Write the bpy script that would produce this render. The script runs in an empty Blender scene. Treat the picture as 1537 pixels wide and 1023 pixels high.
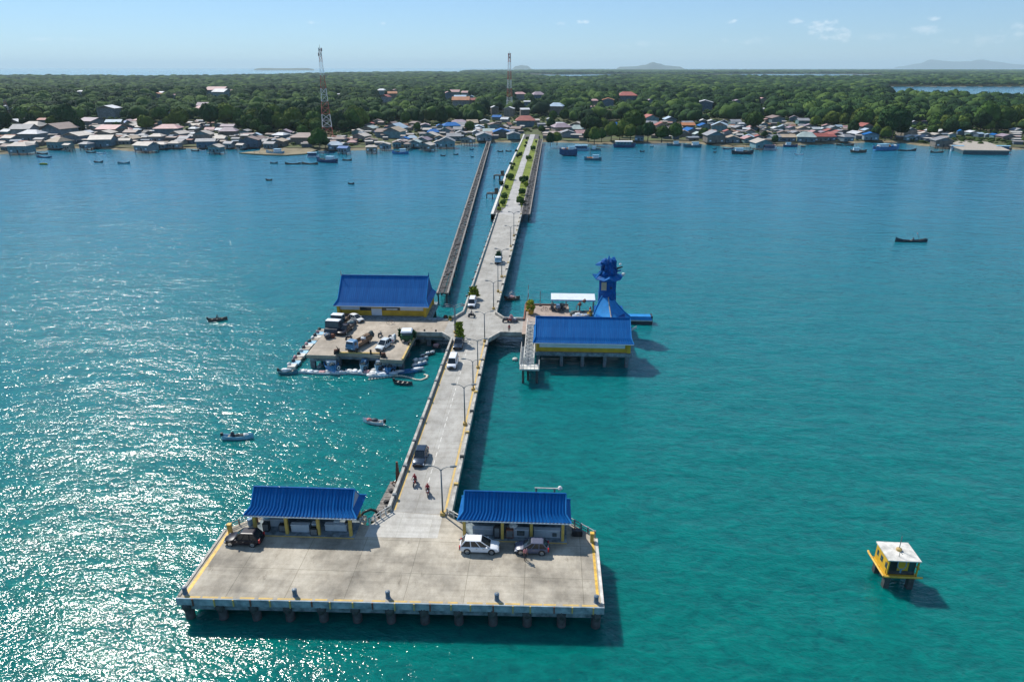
import bpy, bmesh, math, random
import numpy as np
from mathutils import Vector, Matrix, noise
from mathutils.geometry import tessellate_polygon
rnd = random.Random(7)
PI = math.pi
S = bpy.context.scene
C = S.collection
R = math.radians
# ---------------------------------------------------------------- camera numbers (the pier runs along +y)
F, CAMH = 1038.0, 55.0
PITCH, YAW = math.atan(410.5 / F), R(2.9)

def at(px, py, z=0.0):
    """point of the horizontal plane z seen at photo pixel (px, py)"""
    a = (px - 768.5) / F; b = -(py - 511.5) / F
    s, c = math.sin(PITCH), math.cos(PITCH)
    dx, dy, dz = a, c + b * s, -s + b * c
    t = (z - CAMH) / dz
    x, y = dx * t, dy * t
    return (x * math.cos(YAW) - y * math.sin(YAW), x * math.sin(YAW) + y * math.cos(YAW), z)

def pix(x, y, z):
    X = x * math.cos(YAW) + y * math.sin(YAW); Y = -x * math.sin(YAW) + y * math.cos(YAW)
    s, c = math.sin(PITCH), math.cos(PITCH); z -= CAMH
    f = Y * c - z * s; u = Y * s + z * c
    return (768.5 + F * X / f, 511.5 - F * u / f, f)

# ---------------------------------------------------------------- materials
MATS = {}
def mat(name, col, rough=.6, var=.15, scale=1.0, metal=0.0, col2=None, bump=0.0, spec=.5, detail=4, info=0.0, stretch=None):
    if name in MATS: return MATS[name]
    m = bpy.data.materials.new(name); m.use_nodes = True
    nt = m.node_tree; N = nt.nodes; L = nt.links
    p = N['Principled BSDF']
    p.inputs['Roughness'].default_value = rough; p.inputs['Metallic'].default_value = metal
    p.inputs['Specular IOR Level'].default_value = spec
    tc = N.new('ShaderNodeTexCoord'); no = N.new('ShaderNodeTexNoise')
    no.inputs['Scale'].default_value = scale; no.inputs['Detail'].default_value = detail; no.inputs['Roughness'].default_value = .62
    if stretch:
        mp = N.new('ShaderNodeMapping'); mp.inputs['Scale'].default_value = stretch; L.new(tc.outputs['Object'], mp.inputs['Vector']); L.new(mp.outputs['Vector'], no.inputs['Vector'])
    else: L.new(tc.outputs['Object'], no.inputs['Vector'])
    cr = N.new('ShaderNodeValToRGB')
    a = [max(0, c * (1 - var)) for c in col]; b = list(col2) if col2 else [c * (1 + var) for c in col]
    cr.color_ramp.elements[0].position = .32; cr.color_ramp.elements[1].position = .68
    cr.color_ramp.elements[0].color = (*a, 1); cr.color_ramp.elements[1].color = (*b, 1)
    L.new(no.outputs['Fac'], cr.inputs['Fac'])
    out = cr.outputs['Color']
    if info:
        oi = N.new('ShaderNodeObjectInfo'); h = N.new('ShaderNodeHueSaturation')
        mr = N.new('ShaderNodeMapRange'); mr.inputs['To Min'].default_value = 1 - info; mr.inputs['To Max'].default_value = 1 + info
        L.new(oi.outputs['Random'], mr.inputs['Value']); L.new(mr.outputs['Result'], h.inputs['Value'])
        L.new(out, h.inputs['Color']); out = h.outputs['Color']
    L.new(out, p.inputs['Base Color'])
    if bump:
        bp = N.new('ShaderNodeBump'); bp.inputs['Strength'].default_value = 1; bp.inputs['Distance'].default_value = bump
        L.new(no.outputs['Fac'], bp.inputs['Height']); L.new(bp.outputs['Normal'], p.inputs['Normal'])
    MATS[name] = m
    return m

def concrete_mat(name, col, bw, bh, dark=.5, stain=.45, joint=.035, tint=(.30, .27, .22)):
    m = bpy.data.materials.new(name); m.use_nodes = True
    nt = m.node_tree; N = nt.nodes; L = nt.links; p = N['Principled BSDF']
    p.inputs['Roughness'].default_value = .85
    tc = N.new('ShaderNodeTexCoord')
    def noise_(sc, det=5, rough=.6, stretch=None, rot=0):
        n = N.new('ShaderNodeTexNoise'); n.inputs['Scale'].default_value = sc; n.inputs['Detail'].default_value = det; n.inputs['Roughness'].default_value = rough
        if stretch:
            mp = N.new('ShaderNodeMapping'); mp.inputs['Scale'].default_value = stretch; mp.inputs['Rotation'].default_value = (0, 0, rot)
            L.new(tc.outputs['Object'], mp.inputs['Vector']); L.new(mp.outputs['Vector'], n.inputs['Vector'])
        else: L.new(tc.outputs['Object'], n.inputs['Vector'])
        return n
    def ramp(n, p0, c0, p1, c1):
        r = N.new('ShaderNodeValToRGB'); e = r.color_ramp.elements
        e[0].position = p0; e[0].color = (*c0, 1); e[1].position = p1; e[1].color = (*c1, 1)
        L.new(n.outputs['Fac'], r.inputs['Fac']); return r
    def mul(a, b, f=1.0):
        x = N.new('ShaderNodeMix'); x.data_type = 'RGBA'; x.blend_type = 'MULTIPLY'; x.inputs[0].default_value = f
        L.new(a, x.inputs[6]); L.new(b, x.inputs[7]); return x.outputs[2]
    big = ramp(noise_(.22, 6, .62), .30, [c * (1 - stain) for c in col], .62, [c * 1.06 for c in col])
    mid = ramp(noise_(.9, 6, .7, (1, .45, 1), .3), .25, (.72, .70, .66), .6, (1.02, 1.02, 1.0))
    fine = ramp(noise_(6, 3, .7), .2, (.86, .86, .86), .8, (1.06, 1.06, 1.06))
    out = mul(mul(big.outputs['Color'], mid.outputs['Color']), fine.outputs['Color'])
    trk = ramp(noise_(.9, 4, .65, (.10, 1.5, 1), .12), .36, (.74, .73, .71), .52, (1, 1, 1)); out = mul(out, trk.outputs['Color'], .5)
    st = ramp(noise_(.35, 7, .75, (1.4, .5, 1), .6), .60, (1, 1, 1), .74, tint)
    out = mul(out, st.outputs['Color'], .8)
    if bw:
        br = N.new('ShaderNodeTexBrick'); br.offset = 0; br.squash = 1
        br.inputs['Color1'].default_value = (1, 1, 1, 1); br.inputs['Color2'].default_value = (.9, .9, .9, 1)
        br.inputs['Mortar'].default_value = (dark, dark, dark * .95, 1)
        br.inputs['Scale'].default_value = 1; br.inputs['Mortar Size'].default_value = joint
        br.inputs['Brick Width'].default_value = bw; br.inputs['Row Height'].default_value = bh
        mp = N.new('ShaderNodeMapping'); mp.inputs['Location'].default_value = (1.7, .55, 0)
        L.new(tc.outputs['Object'], mp.inputs['Vector']); L.new(mp.outputs['Vector'], br.inputs['Vector'])
        out = mul(out, br.outputs['Color'])
    L.new(out, p.inputs['Base Color'])
    n = noise_(9, 3); bp = N.new('ShaderNodeBump'); bp.inputs['Distance'].default_value = .01
    L.new(n.outputs['Fac'], bp.inputs['Height']); L.new(bp.outputs['Normal'], p.inputs['Normal'])
    MATS[name] = m
    return m

concrete_mat('deck_concrete', (.48, .43, .35), 6.3, 5.6, .62, .6, .04)
concrete_mat('road_concrete', (.40, .385, .355), 3.55, 30, .8, .25, .04, (.6, .58, .55))
concrete_mat('apron_concrete', (.56, .54, .50), 3.9, 6.5, .75, .18, .03, (.75, .74, .7))
concrete_mat('platform_concrete', (.43, .37, .30), 7.5, 9, .82, .3, .04)
concrete_mat('pink_concrete', (.40, .31, .26), 4, 4, .8, .3, .03)
concrete_mat('far_road', (.42, .41, .40), 4, 25, .85, .2, .05, (.7, .7, .7))
mat('fascia', (.27, .36, .42), .8, .55, .9, col2=(.36, .43, .47), bump=.03, detail=8)
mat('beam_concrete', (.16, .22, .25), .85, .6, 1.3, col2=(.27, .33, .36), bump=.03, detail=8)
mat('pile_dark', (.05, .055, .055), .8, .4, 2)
mat('pile_grey', (.13, .155, .17), .85, .4, 1.5)
mat('wall_white', (.55, .53, .48), .8, .3, 1.2, detail=8)
mat('parapet', (.36, .34, .30), .85, .45, .8, detail=8)
mat('yellow_paint', (.62, .37, .05), .6, .35, 2.5, detail=8)
mat('worn_yellow', (.50, .36, .16), .75, .25, 1.2, col2=(.60, .40, .10), detail=8)
mat('yellow_wall', (.58, .34, .02), .6, .15, .8)
mat('yellow_post', (.50, .35, .08), .6, .2, 1.5)
mat('roof_blue', (.0, .095, .33), .55, .2, 1.0, col2=(.004, .125, .37), spec=.12, stretch=(2.2, .22, .22), detail=8)
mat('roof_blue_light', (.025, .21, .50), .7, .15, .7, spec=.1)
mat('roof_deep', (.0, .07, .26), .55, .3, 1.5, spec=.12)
mat('soffit', (.35, .38, .42), .7)
mat('gable_grey', (.22, .27, .36), .7)
mat('panel_white', (.62, .66, .70), .5, .08)
mat('counter', (.42, .48, .52), .6, .12)
mat('black', (.012, .012, .014), .5)
mat('rubber', (.018, .018, .02), .8)
mat('glass', (.012, .018, .024), .06, .1, spec=.6)
mat('win_glass', (.03, .05, .06), .12, .1)
mat('steel', (.32, .34, .36), .45, .2, 3, metal=.6)
mat('lamp_steel', (.16, .18, .19), .5, .2, 3, metal=.3)
mat('chrome', (.55, .56, .58), .25, .1, metal=.9)
mat('rust', (.17, .065, .04), .85, .5, 3, detail=8)
mat('wood_grey', (.20, .18, .16), .9, .5, 1.4, detail=8, bump=.04)
mat('wood_dark', (.042, .040, .040), .9, .55, .9, detail=8, bump=.06)
mat('wood_pale', (.33, .29, .24), .9, .35, 1.2, detail=8)
mat('wood_brown', (.16, .10, .06), .85, .4, 1.2)
mat('car_white', (.72, .73, .75), .22, .03, spec=.6)
mat('car_grey', (.10, .11, .16), .3, .05, spec=.4)
mat('car_black', (.007, .006, .014), .3, .1, spec=.35)
mat('car_blue', (.035, .055, .085), .22, .08, metal=.4)
mat('truck_blue', (.10, .22, .36), .4, .2)
mat('truck_teal', (.05, .10, .12), .5, .3)
mat('red_light', (.45, .02, .02), .3)
mat('head_lamp', (.7, .72, .74), .1)
mat('plate', (.05, .05, .05), .5)
mat('leaf_bright', (.16, .20, .02), .9, .45, 1.2, spec=.08)
mat('leaf_mid', (.055, .10, .02), .9, .4, 1.0, spec=.08)
mat('leaf_load', (.04, .10, .05), .9, .4, 1.5, spec=.08)
mat('bush_yellow', (.38, .22, .02), .7, .3, 2)
mat('white_boat', (.60, .64, .68), .5, .2, 1)
mat('blue_boat', (.05, .20, .42), .5, .35, .9)
mat('pale_blue_boat', (.25, .45, .58), .5, .2, 1)
mat('dark_boat', (.035, .045, .06), .6, .3, 1)
mat('teal_boat', (.05, .17, .22), .6, .3, 1)
mat('navy_boat', (.025, .07, .16), .6, .3, .6)
mat('brown_boat', (.10, .075, .06), .7, .3, 1)
mat('deck_tan', (.32, .26, .2), .8, .3, 1)
mat('red_paint', (.40, .05, .035), .6, .2, 1)
mat('pink_stuff', (.50, .28, .28), .7, .3, 2)
mat('orange_stuff', (.45, .16, .05), .7, .3, 2)
mat('white_stuff', (.62, .62, .60), .7, .2, 2)
mat('mast_red', (.36, .06, .04), .6, .15, .3)
mat('mast_white', (.62, .64, .66), .6, .1, .3)
mat('skin', (.24, .13, .08), .6, .1)
mat('shirt_red', (.30, .025, .04), .8, .2, 6)
mat('shirt_pink', (.55, .2, .2), .8, .2, 6)
mat('shirt_dark', (.05, .06, .09), .8, .2, 6)
mat('trousers', (.02, .022, .035), .8, .2, 6)
mat('hair', (.012, .01, .01), .7)
mat('helmet_red', (.35, .03, .03), .3)
mat('rope_float', (.62, .58, .46), .7, .2, 2)
mat('netting', (.06, .08, .08), .9, .6, 3)
mat('tarp_blue', (.03, .17, .38), .5, .25, .8)
mat('tarp_tan', (.45, .36, .24), .7, .2, .8)
mat('bollard', (.07, .13, .20), .55, .25, 2)
mat('sand', (.20, .17, .11), .95, .35, .12, col2=(.30, .25, .16), detail=8, spec=.15)
mat('soil', (.14, .12, .085), .95, .5, .035, col2=(.10, .13, .045), detail=8, spec=.15)
mat('far_soil', (.035, .06, .02), .95, .3, .01, spec=.15)
mat('grass', (.11, .16, .018), .85, .35, .25, col2=(.19, .23, .03), detail=8, spec=.15)
mat('bark', (.12, .09, .065), .9, .3, 1)
mat('leaf_dark', (.018, .046, .014), .9, .4, .35, info=.25, spec=.08)
mat('leaf_green', (.040, .080, .016), .9, .4, .35, info=.25, spec=.08)
mat('leaf_yellow', (.085, .120, .022), .9, .4, .35, info=.2, spec=.08)
mat('rubble', (.11, .105, .10), .95, .6, 1.2, detail=8, spec=.15)
# house colours
ROOF = dict(c=('cream', (.56, .50, .43)), t=('tan', (.46, .36, .25)), b=('brown', (.27, .19, .165)), g=('grey', (.30, .31, .33)), w=('white', (.68, .70, .72)),
            l=('blue', (.07, .24, .45)), r=('red', (.40, .095, .07)), p=('pink', (.55, .31, .30)), m=('mauve', (.34, .26, .31)), v=('pale green', (.42, .52, .50)), o=('orange', (.48, .17, .05)), n=('pale blue', (.42, .55, .66)))
for k_, (n_, c_) in ROOF.items(): mat('roof_' + n_, [q_ * .68 for q_ in c_], .7, .22, .22, detail=6, info=.12)
WALLS = []
for i_, c_ in enumerate([(.10, .16, .19), (.14, .19, .22), (.16, .14, .12), (.22, .24, .25), (.08, .13, .18), (.25, .22, .18), (.12, .22, .24)]):
    mat('wall_%d' % i_, c_, .85, .3, .5, info=.15); WALLS.append('wall_%d' % i_)

# ---------------------------------------------------------------- mesh builder
class MB:
    def __init__(s): s.v = []; s.f = []
    def quadbox(s, p):  # 8 points: bottom 4 ccw, top 4 ccw
        o = len(s.v); s.v += [tuple(q) for q in p]
        for f in ((3, 2, 1, 0), (4, 5, 6, 7), (0, 1, 5, 4), (1, 2, 6, 5), (2, 3, 7, 6), (3, 0, 4, 7)): s.f.append(tuple(o + i for i in f))
        return s
    def box(s, x0, x1, y0, y1, z0, z1, rot=0, c=None):
        p = [(x0, y0, z0), (x1, y0, z0), (x1, y1, z0), (x0, y1, z0), (x0, y0, z1), (x1, y0, z1), (x1, y1, z1), (x0, y1, z1)]
        if rot:
            cx, cy = c if c else ((x0 + x1) / 2, (y0 + y1) / 2); a, b = math.cos(rot), math.sin(rot)
            p = [(cx + (x - cx) * a - (y - cy) * b, cy + (x - cx) * b + (y - cy) * a, z) for x, y, z in p]
        return s.quadbox(p)
    def taper(s, x0, x1, y0, y1, z0, X0, X1, Y0, Y1, z1):
        return s.quadbox([(x0, y0, z0), (x1, y0, z0), (x1, y1, z0), (x0, y1, z0), (X0, Y0, z1), (X1, Y0, z1), (X1, Y1, z1), (X0, Y1, z1)])
    def prism(s, poly, z0, z1):
        o = len(s.v); n = len(poly)
        s.v += [(x, y, z0) for x, y in poly] + [(x, y, z1) for x, y in poly]
        s.f.append(tuple(o + i for i in range(n - 1, -1, -1)))
        s.f.append(tuple(o + n + i for i in range(n)))
        for i in range(n):
            j = (i + 1) % n; s.f.append((o + i, o + j, o + n + j, o + n + i))
        return s
    def loft(s, rings, caps=True, closed=True):
        o = len(s.v); n = len(rings[0])
        for r in rings: s.v += [tuple(p) for p in r]
        for k in range(len(rings) - 1):
            for i in range(n if closed else n - 1):
                j = (i + 1) % n
                s.f.append((o + k * n + i, o + k * n + j, o + (k + 1) * n + j, o + (k + 1) * n + i))
        if caps:
            s.f.append(tuple(o + i for i in range(n - 1, -1, -1)))
            s.f.append(tuple(o + (len(rings) - 1) * n + i for i in range(n)))
        return s
    def cyl(s, p0, p1, r0, r1=None, n=8):
        r1 = r0 if r1 is None else r1
        p0, p1 = Vector(p0), Vector(p1); d = (p1 - p0).normalized()
        a = d.orthogonal().normalized(); b = d.cross(a)
        ring = lambda p, r: [p + (a * math.cos(2 * PI * i / n) + b * math.sin(2 * PI * i / n)) * r for i in range(n)]
        return s.loft([ring(p0, r0), ring(p1, r1)])
    def tube(s, path, r, n=6):
        path = [Vector(p) for p in path]; rings = []; a = None
        for i, p in enumerate(path):
            d = (path[min(i + 1, len(path) - 1)] - path[max(i - 1, 0)]).normalized()
            if a is None: a = d.orthogonal().normalized()
            a = (a - d * a.dot(d)).normalized(); b = d.cross(a)
            rr = r(i / (len(path) - 1)) if callable(r) else r
            rings.append([p + (a * math.cos(2 * PI * k / n) + b * math.sin(2 * PI * k / n)) * rr for k in range(n)])
        return s.loft(rings)
    def lathe(s, prof, c=(0, 0, 0), n=12):
        return s.loft([[(c[0] + r * math.cos(2 * PI * i / n), c[1] + r * math.sin(2 * PI * i / n), c[2] + z) for i in range(n)] for r, z in prof])
    def torus(s, c, axis, R_, r, n=12, m=6):
        c = Vector(c); ax = Vector(axis).normalized(); a = ax.orthogonal().normalized(); b = ax.cross(a); o = len(s.v)
        for i in range(n):
            d = a * math.cos(2 * PI * i / n) + b * math.sin(2 * PI * i / n)
            for k in range(m):
                s.v.append(tuple(c + d * (R_ + r * math.cos(2 * PI * k / m)) + ax * r * math.sin(2 * PI * k / m)))
        for i in range(n):
            for k in range(m):
                s.f.append((o + i * m + k, o + ((i + 1) % n) * m + k, o + ((i + 1) % n) * m + (k + 1) % m, o + i * m + (k + 1) % m))
        return s
    def poly(s, pts):
        o = len(s.v); s.v += [tuple(p) for p in pts]; s.f.append(tuple(range(o, o + len(pts)))); return s
    def blob(s, c, r, seed=0, sub=2, amp=.25, freq=1.2):
        vs, fs = ICO[sub]; o = len(s.v); rx, ry, rz = r if hasattr(r, '__len__') else (r, r, r)
        for v in vs:
            k = 1 + amp * noise.noise(Vector((v[0] * freq + seed * 7.1, v[1] * freq + seed * 3.3, v[2] * freq)))
            s.v.append((c[0] + v[0] * rx * k, c[1] + v[1] * ry * k, c[2] + v[2] * rz * k))
        s.f += [tuple(o + i for i in f) for f in fs]
        return s
    def build(s, name, m, parent=None, smooth=False, loc=None):
        me = bpy.data.meshes.new(name); me.from_pydata(s.v, [], s.f); me.materials.append(MATS[m] if isinstance(m, str) else m)
        bm = bmesh.new(); bm.from_mesh(me); bmesh.ops.recalc_face_normals(bm, faces=bm.faces); bm.to_mesh(me); bm.free()
        if smooth: me.polygons.foreach_set('use_smooth', [True] * len(me.polygons))
        o = bpy.data.objects.new(name, me); C.objects.link(o)
        if parent: o.parent = parent
        if loc: o.location = loc
        return o
ICO = {}
for sub_ in (0, 1, 2, 3):
    b_ = bmesh.new(); bmesh.ops.create_icosphere(b_, subdivisions=sub_ + 1, radius=1)
    ICO[sub_] = ([tuple(v.co) for v in b_.verts], [tuple(v.index for v in f.verts) for f in b_.faces]); b_.free()

def tag(o, label, cat, group=None, kind=None):
    o['label'] = label
    if cat: o['category'] = cat
    if group: o['group'] = group
    if kind: o['kind'] = kind
    return o
def thing(name, label, cat, loc=(0, 0, 0), rz=0.0, group=None):
    o = bpy.data.objects.new(name, None); C.objects.link(o); o.empty_display_size = .1
    o.location = loc; o.rotation_euler = (0, 0, rz)
    return tag(o, label, cat, group)
def struct(o, label=None, kind='structure'):
    o['kind'] = kind
    if label: o['label'] = label
    return o
KIDS = {}
def copy_tree(root, loc, rz, label=None, scale=None):
    r = root.copy(); C.objects.link(r); r.location = loc; r.rotation_euler = (0, 0, rz)
    if scale: r.scale = scale
    if label: r['label'] = label
    def rec(src, dst):
        if src.name not in KIDS: KIDS[src.name] = list(src.children)
        for ch in KIDS[src.name]:
            c = ch.copy(); C.objects.link(c); c.parent = dst; rec(ch, c)
    rec(root, r)
    return r
HAZE, SKY, SUNE, EXPO = .00004, .095, 4.4, .42
# ================================================================ main loading dock
Z = 3.0
def stakes(mb, pts, r, z0, z1, n=10): 
    for x, y in pts: mb.cyl((x, y, z0), (x, y, z1), r, n=n)
dock = thing('loading_dock', 'broad concrete loading dock on piles at the sea end of the pier', 'dock', (0, 0, 0))
DP = [(-38.3, 56.0), (6.7, 56.9), (6.75, 68.2), (3.3, 71.3), (-9.5, 71.3), (-9.9, 70.5), (-11.6, 71.9), (-18.9, 72.3), (-21.0, 69.3), (-21.7, 69.4), (-21.8, 71.3), (-34.7, 71.3), (-38.25, 67.6)]
MB().prism(DP, 2.15, Z).build('deck', 'deck_concrete', dock)
ins = [(-37.9, 56.3), (6.3, 57.2), (6.35, 68), (3.2, 70.9), (-11.8, 71.3), (-18.7, 71.5), (-21.8, 69.2), (-34.6, 70.9), (-37.9, 67.4)]
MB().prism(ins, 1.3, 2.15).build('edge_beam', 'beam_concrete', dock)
fy = lambda x: 56.0 + (x + 38.3) / 45.0 * .9
MB().quadbox([(-38.3, 55.86, 2.2), (6.7, 56.76, 2.2), (6.7, 56.896, 2.2), (-38.3, 55.996, 2.2), (-38.3, 55.86, 3.06), (6.7, 56.76, 3.06), (6.7, 56.896, 3.06), (-38.3, 55.996, 3.06)]).build('fascia_board', 'fascia', dock)
for i in range(13):
    x = -37.5 + i * 3.62; mb = MB()
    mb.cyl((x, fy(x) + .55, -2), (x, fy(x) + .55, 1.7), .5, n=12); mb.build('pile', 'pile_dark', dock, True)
    mb = MB(); mb.blob((x, fy(x) + .05, 1.8), (.46, .32, .55), i, 2, .45, 2.5); mb.build('pile_cap', 'pile_dark', dock, True)
for r_ in range(1, 4):
    for i in range(0, 13, 2):
        x = -37.5 + i * 3.62; MB().cyl((x, fy(x) + .6 + r_ * 3.6, -2), (x, fy(x) + .6 + r_ * 3.6, 1.4), .45, n=10).build('pile', 'pile_dark', dock, True)
for i in range(21):
    x = -36.4 + i * 2.1 + rnd.uniform(-.3, .3)
    MB().box(x - .07, x + .07, fy(x) - .26, fy(x) - .142, 2.25 + rnd.uniform(-.1, .2), 3.1).build('fender_bracket', 'worn_yellow' if i % 3 else 'rust', dock)
# edge lines: thin painted sheets
def sheet(pts, z): return MB().poly([(x, y, z) for x, y in pts])
sheet([(-37.75, 56.6), (-37.35, 56.6), (-37.35, 67.3), (-37.75, 67.3)], Z + .004).build('edge_line', 'yellow_paint', dock)
sheet([(5.95, 58.2), (6.25, 58.2), (6.25, 67.7), (5.95, 67.7)], Z + .004).build('edge_line', 'yellow_paint', dock)
for i in range(22):
    x0 = -37.6 + i * 2.0; x1 = x0 + rnd.uniform(1.0, 1.98)
    sheet([(x0, fy(x0) + .08), (x1, fy(x1) + .08), (x1, fy(x1) + .34), (x0, fy(x0) + .34)], Z + .004).build('edge_line', 'worn_yellow', dock)
MB().box(6.4, 6.7, 57.3, 68.0, Z, Z + .14).build('kerb', 'wall_white', dock)
MB().box(-38.3, -38.0, 56.3, 67.5, Z, Z + .10).build('kerb', 'parapet', dock)
sheet([(-18.85, 72.25), (-20.9, 69.35), (-21.0, 67.1), (-12.3, 67.3), (-12.3, 71.8)], Z + .008).build('apron', 'apron_concrete', dock)
# bollards
def bollard(x, y, label, m='bollard', h=.85, r=.24):
    t = thing('bollard', label, 'bollard', (x, y, Z), 0, 'mooring bollards along the front dock edge')
    MB().lathe([(r * 1.15, 0), (r * 1.15, .05), (r, .07), (r, h - .2), (r * 1.08, h - .16), (r * 1.08, h - .04), (r * .9, h)], n=14).build('post', m, t)
    MB().lathe([(r * .55, h), (r * .55, h + .05), (.02, h + .06)], n=10).build('top_cap', 'lamp_steel', t)
for x, l in ((-37.7, 'blue-grey mooring bollard at the glittering west corner of the dock front'), (-25.9, 'second blue-grey mooring bollard from the dock corner below the dark car'), (-16.0, 'blue-grey mooring bollard midway along the front dock edge'),
             (-4.5, 'blue-grey mooring bollard on the front dock edge below the white car'), (5.9, 'blue-grey mooring bollard at the dock corner facing the yellow kiosk')):
    bollard(x, fy(x) + .75, l)
for x, y, l in ((-37.3, 67.1, 'short yellow post beside the dark car at the dock corner'), (6.0, 67.6, 'short yellow post at the dock corner beside the grey car')):
    t = thing('yellow_post', l, 'post', (x, y, Z), 0, 'yellow posts on the dock corners')
    MB().box(-.2, .2, -.2, .2, 0, 1.15).build('shaft', 'yellow_post', t); MB().box(-.24, .24, -.24, .24, 1.15, 1.25).build('cap', 'yellow_paint', t)

def railing(name, label, pts, h=.95, z=Z, m='wall_white', step=1.5, bars=2):
    t = thing(name, label, 'railing', (0, 0, 0))
    for a, b in zip(pts[:-1], pts[1:]):
        a, b = Vector((*a, z)), Vector((*b, z)); n = max(1, round((b - a).length / step))
        for k in range(n + 1):
            p = a.lerp(b, k / n); MB().box(p.x - .08, p.x + .08, p.y - .08, p.y + .08, z, z + h, rot=math.atan2(b.y - a.y, b.x - a.x)).build('rail_post', m, t)
        mb = MB()
        for q in range(bars):
            zz = h - .08 - q * (h - .1) / max(1, bars); mb.cyl(a + Vector((0, 0, zz)), b + Vector((0, 0, zz)), .06, n=6)
        mb.build('rail_bar', m, t)
    return t
railing('railing', 'grey guard railing at the pier mouth beside the timber scow', [(-22.1, 69.5), (-20.95, 69.45), (-18.95, 72.35)], step=.9)
railing('railing', 'pale guard railing between the tall lamp and the blue-roofed shelter', [(-11.75, 72.0), (-9.95, 70.65), (-9.2, 70.8)], step=.9)
railing('railing', 'low railing between the yellow post and the shelter beside the dark car', [(-37.9, 67.7), (-34.9, 70.7)], h=.8, m='parapet')
railing('railing', 'pale railing on the cut dock corner behind the grey car', [(3.3, 71.1), (6.4, 68.4)], m='steel', step=1.0)

# ---------------------------------------------------------------- bell-cast blue roofs
def roof(t, Lr, wb, oL, oW, zr, zb, ze, ribs, amp, m='roof_blue', gable='gable_grey', seg=6, ridge_ext=0.0):
    """ridge along x, centred; upper slopes to (wb, zb), flared skirt to (wb+oW, ze)"""
    n = ribs * seg
    for sgn, nm in ((-1, 'roof_slope'), (1, 'roof_slope')):
        mb = MB(); rows = [(0, 0, zr), (.5, wb * .5, zr + (zb - zr) * .52), (1, wb, zb)]
        grid = []
        for r_ in range(5):
            row = []
            for i in range(n + 1):
                tt = -1 + 2 * i / n; ph = (i % seg) / seg
                d = amp * (1.0 if ph < .34 else (.55 if ph < .5 else (0 if ph < .84 else .55)))
                if r_ < 3: x, y, z = tt * Lr, rows[r_][1], rows[r_][2]
                else:
                    k = (r_ - 2) / 2; kk = k
                    x = tt * (Lr + oL * kk); y = wb + oW * kk; z = zb + (ze - zb) * (1.25 * kk - .25 * kk * kk)
                row.append((x, sgn * y, z + d))
            grid.append(row)
        o = len(mb.v)
        for row in grid: mb.v += row
        for a in range(4):
            for i in range(n):
                mb.f.append((o + a * (n + 1) + i, o + a * (n + 1) + i + 1, o + (a + 1) * (n + 1) + i + 1, o + (a + 1) * (n + 1) + i))
        mb.build(nm, m, t)
        # underside
        MB().poly([(-Lr, sgn * .0, zr - .15), (Lr, sgn * .0, zr - .15), (Lr, sgn * wb, zb - .1), (-Lr, sgn * wb, zb - .1)]).poly([(-Lr, sgn * wb, zb - .1), (Lr, sgn * wb, zb - .1), (Lr + oL, sgn * (wb + oW), ze - .08), (-Lr - oL, sgn * (wb + oW), ze - .08)]).build('soffit', 'soffit', t)
        MB().box(-Lr - oL, Lr + oL, sgn * (wb + oW) - .04, sgn * (wb + oW) + .04, ze - .14, ze - .01).build('eave_board', 'panel_white', t)
    for sx in (-1, 1):
        MB().poly([(sx * Lr, -wb, zb), (sx * Lr, wb, zb), (sx * Lr, 0, zr - .02)]).build('gable', gable, t)
        mb = MB(); nn = 10
        for i in range(nn):
            a = -1 + 2 * i / nn; b = -1 + 2 * (i + 1) / nn
            mb.poly([(sx * Lr, a * wb, zb), (sx * Lr, b * wb, zb), (sx * (Lr + oL), b * (wb + oW), ze), (sx * (Lr + oL), a * (wb + oW), ze)])
        mb.build('end_skirt', m, t)
        mb = MB()
        for sy in (-1, 1):
            mb.cyl((sx * Lr, 0, zr + .05), (sx * Lr, sy * wb, zb + .07), .09, n=6)
            mb.cyl((sx * Lr, sy * wb, zb + .07), (sx * (Lr + oL), sy * (wb + oW), ze + .07), .09, n=6)
        mb.build('hip_trim', 'roof_blue_light', t)
    MB().cyl((-Lr - ridge_ext, 0, zr + .07), (Lr + ridge_ext, 0, zr + .07), .12, n=8).build('ridge_cap', m, t)

def pavilion(label, cx, cy, half, posts, backs, counters, hw):
    t = thing('shelter', label, 'shelter', (cx, cy, Z))
    MB().box(-half - .2, half + .2, -2.25, 2.2, 0, .14).build('plinth', 'beam_concrete', t)
    MB().box(-half - .2, half + .2, -2.32, -2.25, 0, .13).build('plinth_edge', 'worn_yellow', t)
    for x in posts:
        for y in (-1.85, 1.85):
            MB().box(x - .17, x + .17, y - .17, y + .17, .14, 3.05).build('post', 'yellow_post', t)
    MB().box(-half, half, -1.95, -1.78, 2.75, 3.0).build('beam', 'panel_white', t)
    MB().box(-half, half, 1.78, 1.95, 2.75, 3.0).build('beam', 'panel_white', t)
    for a, b, z1 in backs:
        MB().box(a, b, 1.6, 1.72, .14, z1).build('back_wall', 'truck_teal' if z1 > 2 else 'counter', t)
    for a, b, y, z1 in counters:
        MB().box(a, b, y, y + .5, .14, z1).build('counter', 'counter', t)
        MB().box(a - .04, b + .04, y - .05, y + .55, z1, z1 + .06).build('counter_top', 'panel_white', t)
    roof(t, hw, 1.55, .65, .85, 5.3, 3.55, 2.92, 31, .12)
    return t
pavL = pavilion('blue-roofed shelter with yellow posts behind the dark car', -28.35, 68.95, 6.0, (-5.75, -1.95, 1.9, 5.75), ((-5.6, 1.9, 2.6), (2.0, 5.6, .9)),
                ((-5.3, -2.6, -.6, 1.05), (-1.6, .6, -1.5, 1.1), (.9, 1.7, -1.3, 1.2), (2.4, 5.0, -1.1, .95)), 6.1)
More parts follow.
